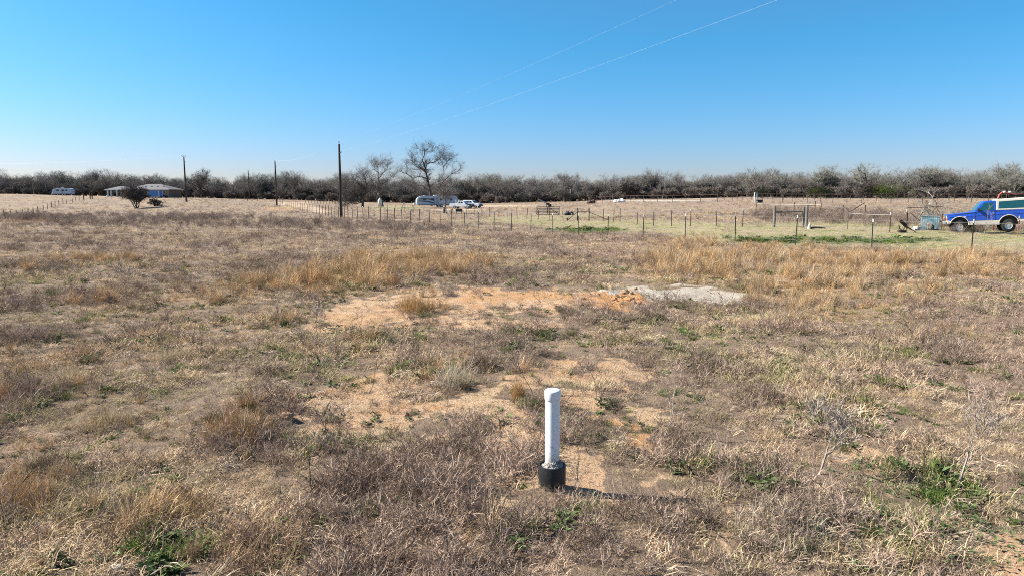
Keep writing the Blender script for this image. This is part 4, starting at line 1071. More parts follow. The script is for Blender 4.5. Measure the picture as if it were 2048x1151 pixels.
def build_bronco():
    g = gp(1915, 466, 46.0)
    t = thing('blue_truck', 'bright blue two-door off-road truck with a cream hardtop parked at right edge', 'truck', (g.x, g.y, g.z - .10), math.radians(-14))
    t.rotation_euler = (0, math.radians(-3.2), math.radians(-27)); t.scale = (1.0, 1.0, 1.13)
    hw = lambda z: .97 if z < 1.22 else .95 - (z - 1.22) * .16
    # lower body with open wheel arches
    prof = [(-.66, .78), (-.70, 1.06), (-.62, 1.11), (.30, 1.19), (.82, 1.23), (3.84, 1.26), (3.88, 1.1), (3.86, .74)] + arc(2.66, .44, .53, 35, 145) + [(2.2, .72), (.46, .72)] + arc(0, .44, .53, 32, 148)
    MB().prism(prof, [.93 if x < -.6 else .97 for x, z in prof]).build('body', M_BLUE, t, bevel=.03)
    side_panel(t, 'body_crease', [(-.6, .985), (3.8, 1.075), (3.8, 1.055), (-.6, .965)], lambda z: .97, M_BLUE, .012, .02)
    for x0, x1, za, zb in ((.50, 2.18, .44, .715), (3.14, 3.87, .56, .735)):
        MB().prism([(x0, za + .04), (x0, zb), (x1, zb), (x1, za)], .962).build('rocker_panel', M_CREAM, t, bevel=.015)
    MB().prism([(-.69, .58), (-.69, .775), (-.47, .775), (-.47, .60)], .95).build('front_valance', M_CREAM, t, bevel=.015)
    for cx in (0, 2.66):
        for s in (-1, 1):
            MB().tube([(x, s * .975, z) for x, z in arc(cx, .44, .545, 18, 162, 14)], .022, 6).build('arch_trim', M_CREAM, t)
        MB().prism(arc(cx, .44, .52, 0, 180), .72).build('wheel_well', M_BLACK, t)
    # cab and hardtop
    cab = [(.80, 1.22), (1.26, 1.76), (1.36, 1.80), (1.97, 1.83), (1.97, 1.24)]
    MB().prism(cab, [hw(z) for x, z in cab]).build('cab', M_BLUE, t, bevel=.03)
    top = [(1.973, 1.262), (1.975, 1.82), (2.06, 1.88), (3.55, 1.93), (3.70, 1.90), (3.86, 1.262)]
    MB().prism(top, [hw(z) + .008 for x, z in top]).build('hardtop', M_CREAM, t, bevel=.035)
    side_panel(t, 'side_window', [(2.10, 1.36), (2.12, 1.76), (3.52, 1.80), (3.62, 1.36)], lambda z: hw(z) + .008, M_GLASS)
    side_panel(t, 'door_window', [(1.02, 1.28), (1.36, 1.70), (1.83, 1.73), (1.86, 1.28)], hw, M_GLASS)
    wp = [(.845, 1.29), (1.235, 1.745)]; mb = MB(); nx = Vector((-.54, 0, .46)).normalized() * .006
    mb.add([(wp[0][0] + nx.x, -.84, wp[0][1] + nx.z), (wp[0][0] + nx.x, .84, wp[0][1] + nx.z), (wp[1][0] + nx.x, .78, wp[1][1] + nx.z), (wp[1][0] + nx.x, -.78, wp[1][1] + nx.z)], [(0, 1, 2, 3)])
    mb.build('windscreen', M_GLASS, t)
    for s in (-1, 1):
        m = MB(); m.box((1.02, s * 1.08, 1.34), (.12, .20, .16)); m.box((1.05, s * .97, 1.30), (.05, .14, .04)); m.build('mirror', M_BLACK, t, bevel=.02)
        MB().box((1.80, s * .982, 1.07), (.14, .03, .035)).build('door_handle', M_BLACK, t)
        MB().box((1.93, s * .974, 1.0), (.008, .012, .5)).build('door_gap', M_BLACK, t); MB().box((.86, s * .974, 1.0), (.008, .012, .44)).build('door_gap', M_BLACK, t)
        MB().box((.27, s * .977, .95), (.20, .012, .055)).build('badge', M_WHITE, t, bevel=.004)
        MB().box((3.85, s * .93, 1.08), (.09, .13, .32)).build('tail_light', M_RED, t, bevel=.01)
        MB().box((-.69, s * .70, .96), (.06, .26, .17)).build('headlight', M_WHITE, t, bevel=.01)
        MB().box((-.70, s * .90, .85), (.07, .08, .16)).build('indicator', M_ORANGE, t, bevel=.01)
        for x in (0, 2.66): wheel_parts(t, x, s * .83, .38, .385, .26)
    gr = MB(); gr.box((-.69, 0, .95), (.05, 1.1, .24)); g_o = gr.build('grille', M_BLACK, t, bevel=.01)
    for k in range(4): MB().box((-.72, 0, .86 + k * .06), (.015, 1.08, .016)).build('grille_bar', M_CHROME, g_o)
    MB().box((-.80, 0, .66), (.16, 1.9, .16)).build('front_bumper', M_CHROME, t, bevel=.03)
    MB().box((3.96, 0, .62), (.16, 1.9, .16)).build('rear_bumper', M_CHROME, t, bevel=.03)
    MB().box((1.5, 0, .5), (3.6, 1.1, .16)).build('underbody', M_BLACK, t)
M_ORANGE = mat('amber_plastic', (.6, .22, .05), .3)
build_bronco()

def car(name, label, px, d, yaw, body, cab, wins, wheels, paint, L, hw=.95, group=None, front=None, lower=None, screen=None):
    g = gp(px, 415, d); t = thing(name, label, 'car' if name != 'pickup' else 'pickup', g, yaw, group)
    hf = lambda z: hw if z < 1.15 else hw - (z - 1.15) * .22
    MB().prism(body, hw).build('body', paint, t, bevel=.05)
    MB().prism(cab, [hf(z) for x, z in cab]).build('cab', paint, t, bevel=.05)
    for w in wins: side_panel(t, 'window', w, hf, M_DGLASS, .008)
    if screen:
        (x0, z0), (x1, z1) = screen
        n = Vector((-(z1 - z0), 0, (x1 - x0))).normalized() * .01 * (1 if x0 < x1 else -1)
        MB().add([(x0 + n.x, -hf(z0) * .9, z0 + n.z), (x0 + n.x, hf(z0) * .9, z0 + n.z), (x1 + n.x, hf(z1) * .9, z1 + n.z), (x1 + n.x, -hf(z1) * .9, z1 + n.z)], [(0, 1, 2, 3)])
        m = MB(); m.add([(x0 + n.x, -hf(z0) * .9, z0 + n.z), (x0 + n.x, hf(z0) * .9, z0 + n.z), (x1 + n.x, hf(z1) * .9, z1 + n.z), (x1 + n.x, -hf(z1) * .9, z1 + n.z)], [(0, 1, 2, 3)]); m.build('windscreen', M_DGLASS, t)
    for x in wheels:
        for s in (-1, 1): wheel_parts(t, x, s * (hw - .12), .38, .38, .25)
    fx = body[0][0]
    MB().box((fx - .02, 0, .80), (.06, hw * 1.2, .26)).build('grille', M_BLACK, t, bevel=.01)
    for s in (-1, 1): MB().box((fx - .02, s * hw * .8, .86), (.07, .30, .18)).build('headlight', M_CHROME, t, bevel=.01)
    MB().box((fx - .06, 0, .52), (.16, hw * 1.95, .18)).build('bumper', lower or M_BLACK, t, bevel=.03)
    for s in (-1, 1): MB().box((L, s * hw * .85, .9), (.05, .14, .3)).build('tail_light', M_RED, t)
    return t
SUV = [(-.9, .42), (-.9, 1.0), (-.75, 1.12), (.55, 1.2), (3.75, 1.22), (3.8, .45)]
SUVC = [(.35, 1.15), (1.0, 1.78), (1.2, 1.86), (3.4, 1.86), (3.72, 1.2)]
car('white_car', 'white off-road car, front toward the right, beside the woods', 955, 162, math.radians(152), SUV, SUVC,
    [[(.95, 1.24), (1.2, 1.68), (1.75, 1.70), (1.75, 1.24)], [(1.85, 1.24), (1.85, 1.70), (2.6, 1.70), (2.6, 1.24)], [(2.7, 1.24), (2.7, 1.70), (3.3, 1.68), (3.5, 1.24)]], (0, 2.8), M_VWHITE, 3.8, screen=((.42, 1.22), (.98, 1.76)))
TRK = [(-.95, .45), (-.95, 1.02), (-.8, 1.12), (.6, 1.2), (4.6, 1.18), (4.65, .5)]
TRKC = [(.5, 1.15), (1.1, 1.72), (1.3, 1.80), (2.3, 1.80), (2.6, 1.2)]
pk = car('pickup', 'pale pickup truck with a dark blue front parked beside the camping trailer', 938, 160, math.radians(158), TRK, TRKC,
         [[(1.05, 1.24), (1.3, 1.64), (1.75, 1.66), (1.75, 1.24)], [(1.85, 1.24), (1.85, 1.66), (2.22, 1.66), (2.4, 1.24)]], (0, 3.3), M_VWHITE, 4.6, screen=((.6, 1.22), (1.1, 1.7)))
MB().prism([(-.97, .44), (-.97, 1.04), (-.8, 1.14), (.5, 1.21), (.5, 1.0), (.0, .9), (-.5, .7), (-.5, .44)], .965).build('bonnet', M_NAVY, pk, bevel=.03)

def camper(px, d, yaw, L, label, H=2.75, stripes=True):
    g = gp(px, 415, d); t = thing('camping_trailer', label, 'camping trailer', g, yaw)
    b = .55
    prof = [(0, b), (-.28, b + .6), (-.22, b + 1.35), (.15, b + 1.95), (.75, b + H - .55), (1.5, b + H - .42), (L - .7, b + H - .42), (L - .2, b + H - .6), (L, b + H - 1.0), (L, b)]
    MB().prism(prof, 1.22).build('body', M_CAMP, t, bevel=.06)
    nose = [(x, z) for x, z in prof[:6]] + [(.95, b + H - .62), (.45, b + 1.75), (.12, b + 1.2), (.12, b + .02)]
    for s in (-1, 1):
        mb = MB(); n = len(nose)
        mb.v = [(x - (.012 if x < .1 else 0), s * 1.228, z) for x, z in nose]; mb.f = [tuple(range(n)) if s < 0 else tuple(reversed(range(n)))]; mb.c = [1]
        mb.build('nose_panel', M_WHITE, t)
    hf = lambda z: 1.22
    if stripes:
        for k, (za, zb) in enumerate(((1.25, 1.16), (1.75, 1.86))):
            side_panel(t, 'stripe', [(.25, b + za - .33), (.25, b + za - .10), (2.8, b + zb - .16), (4.4, b + zb - .6), (4.2, b + zb - .85), (2.7, b + zb - .42)], hf, M_NAVY, .006)
    wx = [(1.3, .95), (3.3, .95)] + ([(L * .55, 1.0), (L * .8, .7)] if L > 8 else [(L * .7, .7)])
    for x, w in wx: side_panel(t, 'window', [(x, b + 1.15), (x, b + 1.7), (x + w, b + 1.7), (x + w, b + 1.15)], hf, M_DGLASS, .012)
    side_panel(t, 'door', [(L * .46, b + .12), (L * .46, b + 1.95), (L * .46 + .62, b + 1.95), (L * .46 + .62, b + .12)], hf, M_STEELG, .010)
    side_panel(t, 'skirt', [(.2, b + .02), (.2, b + .3), (L - .1, b + .3), (L - .1, b + .02)], hf, M_STEELG, .008)
    for x in (L * .52, L * .52 + .85):
        for s in (-1, 1): wheel_parts(t, x, s * 1.08, .34, .34, .22)
    MB().box((L * .45, 0, b + H - .30), (.9, .7, .26)).build('roof_vent', M_WHITE, t, bevel=.04); MB().box((L * .18, 0, b + H - .36), (.5, .5, .14)).build('roof_vent', M_WHITE, t, bevel=.03)
    ho = MB(); ho.tube([(0, .5, b - .02), (-1.3, 0, b - .05)], .05, 4); ho.tube([(0, -.5, b - .02), (-1.3, 0, b - .05)], .05, 4); ho.build('hitch', M_BLACK, t)
    MB().box((-.65, 0, b + .25), (.55, .7, .6)).build('gas_bottle_cover', M_WHITE, t, bevel=.08)
    MB().box((L * .5, 0, b - .03), (L * .96, 1.7, .14)).build('chassis', M_BLACK, t)
    MB().tube([(-1.2, 0, 0), (-1.2, 0, b)], .05, 6).build('jack', M_BLACK, t)
    return t
M_CAMP = mat('camper_wall', (.36, .44, .53), .4, var=.04, scale=2)
tl = camper(834.5, 178, math.radians(14), 10.4, 'long pale camping trailer with dark swoosh stripes parked under the big oak')
aw = MB(); aw.tube([(4.35, -1.30, .2), (4.35, -1.30, 2.55)], .05, 5); aw.tube([(8.3, -1.30, .2), (8.3, -1.30, 2.55)], .05, 5); aw.tube([(4.3, -1.32, 2.62), (8.35, -1.32, 2.62)], .09, 6); aw.build('awning', M_STEELG, tl)
camper(112, 262, math.radians(4), 6.6, 'small white camper alone on the rise at far left', 2.6, False)

# ------------------------------------------------------------------ house and what stands round it
def build_house():
    g = gp(296, 396, 262)
    t = thing('house', 'low brown ranch house with a grey hip roof and a white-columned porch', 'house', g, math.radians(-6))
    def bx(name, c, s, m, p=None, bev=0): return MB().box(c, s).build(name, m, p or t, bevel=bev)
    bx('wall', (3.0, 0, 1.35), (16.0, 8.0, 3.1), M_TAN)
    def hip(name, x0, x1, y0, y1, z0, z1, ridge):
        mb = MB(); r = (y1 - y0) / 2 * ridge; ym = (y0 + y1) / 2
        mb.add([(x0, y0, z0), (x1, y0, z0), (x1, y1, z0), (x0, y1, z0), (x0 + r, ym, z1), (x1 - r, ym, z1)], [(0, 1, 5, 4), (1, 2, 5), (2, 3, 4, 5), (3, 0, 4), (0, 3, 2, 1)])
        o = mb.build(name, M_ROOF, t); MB().box(((x0 + x1) / 2, y0 + .02, z0 - .12), (x1 - x0 - .1, .10, .22)).build('fascia', M_WHITE, o)
        return o
    rf = hip('roof', -6.2, 12.0, -5.0, 5.0, 2.92, 5.0, 1.3)
    hip('porch_roof', -14.6, -4.8, -4.4, 3.0, 2.86, 4.2, 1.1)
    for x in (1.0, 3.4, 5.8, 8.2): bx('roof_vent', (x, -2.3, 4.05), (.5, .5, .28), M_BLACK, rf)
    for x in (-13.4, -12.0, -9.6, -6.6): bx('porch_column', (x, -3.9, 1.35), (.42, .42, 2.75), M_WHITE)
    bx('porch_floor', (-9.5, -.7, .08), (9.2, 7.0, .3), M_CONC); bx('porch_wall', (-9.0, 2.6, 1.4), (8.0, .3, 2.7), M_TAN)
    for x, w in ((-3.6, 1.2), (6.6, 1.4), (9.4, .9)):
        wf = bx('window', (x, -4.03, 1.75), (w + .16, .09, 1.35), M_WHITE); bx('pane', (x, -4.085, 1.75), (w, .03, 1.2), M_DGLASS, wf)
    dr = bx('door', (-1.6, -4.03, 1.1), (1.0, .09, 2.15), M_BARKD); bx('handle', (-1.25, -4.09, 1.1), (.06, .06, .06), M_CHROME, dr)
build_house()
def build_van():
    g = gp(302, 396, 236); t = thing('box_trailer', 'sky-blue box trailer with white corner posts parked in front of the house', 'trailer', g, math.radians(-4))
    MB().box((1.6, 0, 1.45), (3.9, 2.1, 2.0)).build('box', M_SKYBLUE, t, bevel=.03)
    for x in (-.32, 3.53):
        for y in (-1.04, 1.04): MB().box((x, y, 1.45), (.2, .14, 2.06)).build('corner_post', M_WHITE, t)
    MB().box((1.6, -1.03, .42), (4.05, .14, .12)).build('bottom_rail', M_WHITE, t)
    for x in (1.1, 2.0):
        for s in (-1, 1): wheel_parts(t, x, s * .95, .34, .34, .22)
    MB().tube([(-.35, 0, .45), (-1.5, 0, .45)], .06, 5).build('hitch', M_BLACK, t)
    g = gp(324, 396, 238); t = thing('tractor', 'small dark tractor beside the sky-blue trailer', 'tractor', g, math.radians(8))
    MB().box((.9, 0, .95), (1.5, .6, .55)).build('bonnet', M_NAVY, t, bevel=.06); MB().box((-.3, 0, .7), (1.1, .9, .4)).build('chassis', M_BLACK, t, bevel=.05)
    MB().box((-.4, 0, 1.15), (.45, .5, .5)).build('seat', M_BLACK, t, bevel=.06)
    rb = MB()
    for s in (-1, 1): rb.tube([(-.8, s * .5, .8), (-.85, s * .5, 2.2)], .05, 5)
    rb.tube([(-.85, -.5, 2.2), (-.85, .5, 2.2)], .05, 5); rb.build('roll_bar', M_BLACK, t)
    MB().tube([(.2, 0, 1.2), (-.05, 0, 1.5)], .03, 5).build('steering_column', M_BLACK, t)
    for s in (-1, 1): wheel_parts(t, -.5, s * .7, .65, .65, .35, M_BLACK); wheel_parts(t, 1.4, s * .6, .4, .4, .25, M_BLACK)
build_van()

# ------------------------------------------------------------------ farm things in the middle distance
def mk(name, label, cat, px, py, d, rz=0, sink=0): return thing(name, label, cat, gp(px, py, d, sink), rz)
# parked gate panel
t = mk('livestock_gate', 'dark six-rail steel gate panel standing by itself in the pasture', 'gate', 1096, 431, 98, math.radians(3))
for k in range(6): MB().tube([(-1.6, 0, .10 + k * .215), (1.6, 0, .10 + k * .215)], .04, 6).build('rail', M_STEEL, t)
for x in (-1.6, -.1, 1.6): MB().tube([(x, 0, .06), (x, 0, 1.22)], .05, 6).build('upright', M_STEEL, t)
MB().tube([(.0, -.05, 1.2), (1.55, -.05, .15)], .035, 6).build('diagonal', M_STEEL, t); MB().tube([(-1.3, .25, -.1), (-1.3, .05, .9)], .04, 5).build('prop', M_RUSTY, t); MB().tube([(.2, .25, -.1), (.2, .05, .9)], .04, 5).build('prop', M_RUSTY, t)
# heap
t = mk('tarpaulin_heap', 'low black lumpy heap with a pale patch right of the gate panel', 'heap', 1139, 429, 97)
def lump(mb, c, rad, seed, n=12, m=7):
    r = random.Random(seed); o = len(mb.v)
    for i in range(m + 1):
        th = math.pi * i / m
        for k in range(n):
            a = 2 * math.pi * k / n; q = 1 + r.uniform(-.16, .16)
            mb.v.append((c[0] + rad[0] * math.sin(th) * math.cos(a) * q, c[1] + rad[1] * math.sin(th) * math.sin(a) * q, max(-.05, c[2] + rad[2] * math.cos(th) * q)))
    for i in range(m):
        for k in range(n):
            k2 = (k + 1) % n; mb.f.append((o + i * n + k, o + (i + 1) * n + k, o + (i + 1) * n + k2, o + i * n + k2)); mb.c.append(1)
h = MB(); lump(h, (-.25, 0, .2), (.38, .35, .33), 1); lump(h, (.30, .05, .22), (.30, .3, .30), 2); lump(h, (-.6, 0, .08), (.25, .3, .16), 3); h.build('tarpaulin', M_BLACK, t)
h = MB(); lump(h, (.28, -.28, .1), (.14, .08, .12), 4); h.build('pale_patch', M_STONE, t)
# loading chute on wheels
t = mk('hay_elevator', 'grey slanted hay elevator on a small wheeled stand behind the gate panel', 'hay elevator', 1092, 410, 140)
q = MB(); q.box((-.5, 0, 1.05), (2.3, .4, .22), turn(0, math.radians(24), 0)); q.build('chute', M_STEELG, t)
for x in (.1, .55):
    for y in (-.3, .3): MB().tube([(x, y, -.05), (x * .7, y * .5, .9)], .04, 5).build('leg', M_BLACK, t)
for y in (-.35, .35): wheel_parts(t, .85, y, .28, .28, .16, M_BLACK)
MB().box((.45, 0, .55), (.6, .4, .35)).build('engine', M_BLACK, t, bevel=.03)
# stepladder
t = mk('stepladder', 'white wooden stepladder standing in front of the corral fence', 'ladder', 1511, 403, 124)
for y, dy in ((-.28, -.1), (.28, -.1)):
    MB().tube([(y * 1.35, -.45, -.05), (y * .8, 0, 1.75)], .045, 4).build('rail', M_WHITE, t); MB().tube([(y * 1.25, .55, -.05), (y * .8, .05, 1.7)], .035, 4).build('back_leg', M_WHITE, t)
for k in range(5):
    z = .25 + k * .31; f = z / 1.75; MB().box((0, -.45 * (1 - f), z), (.72 - .28 * f, .16, .07)).build('step', M_WHITE, t)
MB().box((0, .02, 1.76), (.5, .22, .06)).build('top_step', M_WHITE, t)
t = mk('trough', 'low grey trough on the ground right of the stepladder', 'trough', 1519, 403, 122)
MB().prism([(-.45, 0), (-.5, .5), (.5, .5), (.45, 0)], .3).build('tub', M_STEEL, t); MB().box((0, 0, .505), (.95, .54, .03)).build('rim', M_BLACK, t)
# tank by the oak
t = mk('water_tank', 'white upright tank with a conical top under the leaning oak', 'tank', 760, 412, 168)
MB().lathe([(.50, -.05), (.50, 1.55), (.40, 1.75), (.14, 2.0), (.1, 2.06)], 24).build('shell', M_WHITE, t, True); MB().lathe([(.12, 2.05), (.12, 2.12)], 12).build('lid', M_STEELG, t)
t = mk('leaning_board', 'pale board leaning in the grass left of the camping trailer', 'board', 804, 416, 150, .3)
MB().box((.15, 0, .75), (.16, .05, 1.7), turn(0, math.radians(28), 0)).build('plank', M_STONE, t)
MB().box((.35, .0, .3), (.9, .05, .12), turn(0, math.radians(4), 0)).build('cross_plank', M_STONE, t)
t = mk('feed_bunk', 'dark low feed bunk on legs right of the small pale-trunked tree', 'feed bunk', 918, 428, 112)
MB().prism([(-.5, .35), (-.55, .85), (.55, .85), (.5, .35)], .3).build('tray', M_STEEL, t)
for x in (-.42, .42):
    for y in (-.22, .22): MB().tube([(x, y, -.05), (x, y, .4)], .04, 5).build('leg', M_STEEL, t)
t = mk('wooden_stool', 'small dark stool between the pale-trunked tree and the feed bunk', 'stool', 904, 428, 112)
MB().box((0, 0, .72), (.42, .35, .1)).build('seat', M_STEEL, t)
for x in (-.17, .17):
    for y in (-.12, .12): MB().tube([(x, y, -.05), (x, y, .7)], .03, 5).build('leg', M_STEEL, t)
t = mk('barrel', 'dark barrel leaning against the small pale-trunked tree', 'barrel', 889.5, 424, 117)
MB().lathe([(.28, 0), (.30, .3), (.29, .33), (.30, .6), (.28, .9)], 16).build('drum', M_STEEL, t, True); MB().lathe([(.29, .9), (.29, .93)], 16).build('rim', M_BLACK, t)
for k, (px, dd, hh) in enumerate(((912.5, 172, 2.0), (918, 172, 2.0), (924, 173, 1.8))):
    t = mk('white_post', ('first', 'second', 'third')[k] + ' white post from the left between trailer and pale pickup', 'post', px, 414, dd)
    MB().tube([(0, 0, -.1), (.02, 0, hh * .5), (0, 0, hh)], [.13, .12, .12], 6).build('shaft', M_WHITE, t); MB().box((0, 0, hh + .04), (.3, .3, .07)).build('cap', M_WHITE, t)
# corral rubble
for k, (px, py, d, sx, lab) in enumerate(((1242, 399, 158, 1.3, 'white sacks heaped on pale ground in the corral'), (1188, 404, 158, 1.2, 'small brown brush heap at the left end of the corral fence'))):
    t = mk('rubble_heap', lab, 'heap', px, py, d); h = MB()
    for j in range(4): lump(h, (RNG.uniform(-sx, sx), RNG.uniform(-.4, .4), .25), (sx * .5, .5, .45 + .2 * (j == 2)), 20 + k * 5 + j)
    h.build('pile', M_WHITE if k == 0 else M_RUSTY, t)
# weathered stump beside the wooden posts
t = mk('tree_stump', 'small bleached stump with a fallen branch beside the weathered wooden posts', 'stump', 1618, 456, 47)
MB().tube([(0, 0, -.05), (.02, 0, .2), (.08, 0, .42)], [.13, .10, .05], 8).build('stump', M_STONE, t); MB().tube([(.1, 0, .06), (.6, .1, .12), (1.2, .1, .05)], [.07, .06, .03], 6).build('fallen_branch', M_BARKD, t)
# corrugated box
t = mk('corrugated_shed', 'small teal corrugated metal box rusted through at the bottom left of the truck', 'shed', 1861, 443, 47, math.radians(-34))
for k in range(17):
    x = -.66 + k * .0825; hole = k in (7, 10, 11, 12); z0 = (.35 + .08 * (k % 3)) if hole else (.0 if k < 5 else .06)
    mb = MB(); n = 5
    for z in (z0, .98):
        for j in range(n + 1): mb.v.append((x - .04125 + .0825 * j / n, -.45 - .03 * math.sin(2 * math.pi * j / n), z))
    for j in range(n): mb.f.append((j, j + 1, n + 2 + j, n + 1 + j)); mb.c.append(1)
    mb.build('corrugated_strip', M_TEAL if k % 2 else M_TEALHI, t)
MB().box((0, 0, .49), (1.34, .84, .97)).build('inner_box', M_STEELG if False else M_BLACK, t)
MB().box((0, 0, 1.0), (1.5, 1.02, .04), turn(0, math.radians(1), 0)).build('roof', M_STEELG, t)
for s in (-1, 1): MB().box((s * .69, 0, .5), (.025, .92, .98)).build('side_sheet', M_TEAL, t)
t = mk('concrete_block', 'broken pale concrete block at the foot of the corrugated box', 'block', 1835, 443, 46.5, .4)
MB().box((0, 0, .1), (.5, .3, .26), turn(.2, .1, .05)).build('block', M_STONE, t, bevel=.03); MB().box((-.4, -.05, .06), (.28, .25, .16), turn(.5, 0, .2)).build('fragment', M_STONE, t, bevel=.02)
bpy.data.objects['corrugated_shed'].scale = (.74, .74, .92)
# rail reaching over the box
brace('pipe_brace', 'thin rusty pipe frame over the teal corrugated box', [(1815, 49, 1.05), (1885, 49, 1.05)], [((1814, 416, 49), (1886, 413.5, 49))], M_DRUST, .035)
# rusty plough
t = mk('plough', 'black rusty single-share plough lying in weeds left of the corrugated box', 'plough', 1808, 449, 44, .1)
MB().tube([(.05, 0, .42), (.35, -.05, .28), (.75, -.1, .05)], [.05, .045, .03], 6).build('beam', M_DRUST, t)
b_ = MB(); b_.box((-.08, 0, .62), (.55, .10, .20), turn(0, math.radians(42), 0)); b_.build('share', M_DRUST, t, bevel=.02)
MB().tube([(-.35, 0, .5), (-.25, .05, .25), (-.05, 0, .15), (.12, 0, .4)], .035, 6).build('coulter', M_DRUST, t); MB().box((-.1, 0, .1), (.45, .3, .14)).build('base', M_DRUST, t, bevel=.02)
# brush piles
def brush_pile(label, px, d, w, h, n, seed, m, z0=0):
    t = mk('brush_pile', label, 'brush pile', px, 430, d); r = random.Random(seed); mb = MB(); tk = MB()
    for k in range(n):
        x = r.gauss(0, w * .3); top = h * math.exp(-(x / (w * .42)) ** 2)
        p = Vector((x, r.uniform(-.9, .9), r.uniform(0, top) + z0)); d_ = Vector((r.uniform(-1, 1), r.uniform(-.6, .6), r.uniform(-.25, .55)))
        branch(mb, mb, r, p, d_, r.uniform(.5, 1.3), r.uniform(.012, .03), 2, 4, 0, .9, (2, 4), .012, 0, .3)
    for k in range(10): 
        x = r.gauss(0, w * .3); tk.tube([(x, r.uniform(-.6, .6), .1), (x + r.uniform(-1, 1), r.uniform(-.6, .6), h * r.uniform(.3, .9))], [.06, .03], 5)
    tk.build('log', M_BARK, t); mb.build('branches', m, t); return t
bp1 = brush_pile('heap of grey cut branches behind the teal corrugated box', 1856, 56, 2.4, 1.5, 60, 71, M_TWIGG)
mb = MB(); branch(mb, mb, random.Random(8), Vector((.0, 0, 1.0)), Vector((.25, 0, 1)), 1.3, .035, 1, 3, 0, 1.0, (4, 5), .014, .05, .2); mb.build('bleached_branch', M_STONE, bp1)
brush_pile('heap of grey branches behind the nose of the blue truck', 1925, 52, 3.0, 1.2, 70, 72, M_TWIGG)
# red boom with lamps behind the truck
t = mk('red_boom', 'faded red curved boom with two white lamps rising behind the truck roof', 'boom', 1995, 440, 49)
o = Vector(t.location); arc_pts = [P(1990, 425, 49), P(1994, 402, 49), P(1999, 389.5, 49), P(2005, 384.5, 49), P(2012, 386, 49), P(2030, 390, 49), P(2052, 389, 49)]
arc_pts = [Vector((o.x - .25, o.y, o.z))] + arc_pts
MB().tube([p - o for p in arc_pts], [.06] * len(arc_pts), 7).build('boom_tube', M_DEEPRED, t, True)
MB().tube([P(2018, 392, 49) - o, P(2075, 389, 49) - o], .09, 6).build('rail', M_STEEL, t); MB().tube([P(2060, 390, 49) - o, P(2061, 440, 49) - o - Vector((0, 0, .4))], .06, 6).build('upright', M_STEEL, t)
for px in (2009, 2020):
    c = P(px, 384.5, 48.85) - o; MB().lathe([(.02, -.07), (.08, -.04), (.095, .02), (.08, .05), (.03, .08)], 14, tuple(c)).build('lamp', M_WHITE, t, True)
t = mk('rusty_stake', 'thin rusty stake with a white tip in front of the truck tail', 'stake', 2035, 463, 40.5)
MB().tube([(0, 0, -.1), (.01, 0, .6), (.03, 0, 1.2)], .018, 6).build('shaft', M_DEEPRED, t); MB().tube([(.028, 0, 1.12), (.032, 0, 1.28)], .024, 6).build('tip', M_WHITE, t)

# ------------------------------------------------------------------ single plants in the field
def sapling(name, label, p, h, seed, m, lean=(.1, 0), kids=(3, 4), thin=.0035, thick=.010, maxl=4, trunk=.42, spread=.8, cat='sapling', up=.25):
    r = random.Random(seed); tr, cr = MB(), MB()
    branch(tr, cr, r, Vector((0, 0, -.03)), Vector((lean[0], lean[1], 1)), h * trunk, h * thick, 0, maxl, 0, spread, kids, thin, up, .2)
    k = h / max(v[2] for v in cr.v + tr.v)
    for mb in (tr, cr): mb.v = [(x * k, y * k, z * k if z > 0 else z) for x, y, z in mb.v]
    t = thing(name, label, cat, p, 0); tr.build('stem', m, t); cr.build('twigs', m, t); return t
M_SAP = mat('sapling_bark', (.30, .25, .21), .9, var=.3, scale=30); M_SAPD = mat('dark_stem', (.13, .09, .075), .9, var=.3, scale=30)
sapling('bare_sapling', 'bare branching sapling in the right foreground, left of the green weeds', gpix(1637, 950), .80, 101, M_SAP, (.25, 0), (4, 5), .004, .011)
sapling('bare_sapling', 'taller pale bare sapling at right beside a green tuft', gpix(1912, 978), 1.0, 102, M_SAP, (.35, 0), (3, 5), .004, .010)
sapling('bare_sapling', 'slim pale sapling standing in front of the blue truck door', gp(1968, 466, 41.5), 2.1, 103, M_SAP, (.02, 0), (2, 3), .006, .007)
sapling('dead_weed', 'dark angular dead weed on the sand at left of the pipe', gpix(654, 886), .42, 104, M_SAPD, (-.15, 0), (2, 3), .004, .009, 3, cat='weed')
sapling('dead_weed', 'tall curved dead weed arching right of the pipe', gpix(1325, 878), .55, 105, M_SAP, (.3, 0), (2, 3), .004, .008, 3, cat='weed')
sapling('dead_weed', 'branching dark dead weed just left of the pipe', gpix(992, 918), .48, 106, M_SAPD, (.1, 0), (3, 4), .004, .009, 3, cat='weed')
sapling('dead_weed', 'thin leaning dead weed just right of the pipe', gpix(1178, 905), .5, 107, M_SAPD, (-.4, 0), (3, 3), .004, .008, 3, cat='weed')
sapling('dead_weed', 'thin dark dead weed behind the pipe at the right edge of the sand', gpix(1195, 800), .45, 108, M_SAPD, (-.1, 0), (3, 3), .004, .008, 3, cat='weed')
sapling('dead_weed', 'bent dead weed near the bottom edge right of the pipe shadow', gpix(1345, 1125), .38, 109, M_SAPD, (.2, 0), (2, 3), .004, .009, 3, cat='weed')
sapling('dead_weed', 'lone dark dead weed in the grass at left, before the orange strip', gpix(255, 605), 1.0, 110, M_SAP, (-.1, 0), (3, 4), .007, .007, 4, trunk=.5, spread=.6, cat='weed')
sapling('dead_weed', 'tall thin dark stem in the orange grass below the right fence', gpix(1850, 650), .95, 111, M_SAPD, (-.12, 0), (2, 3), .006, .006, 3, cat='weed')
sapling('dead_weed', 'dark upright stem in front of the pale bare patch', gpix(1330, 625), .55, 112, M_SAPD, (-.1, 0), (3, 4), .005, .008, 3, cat='weed')
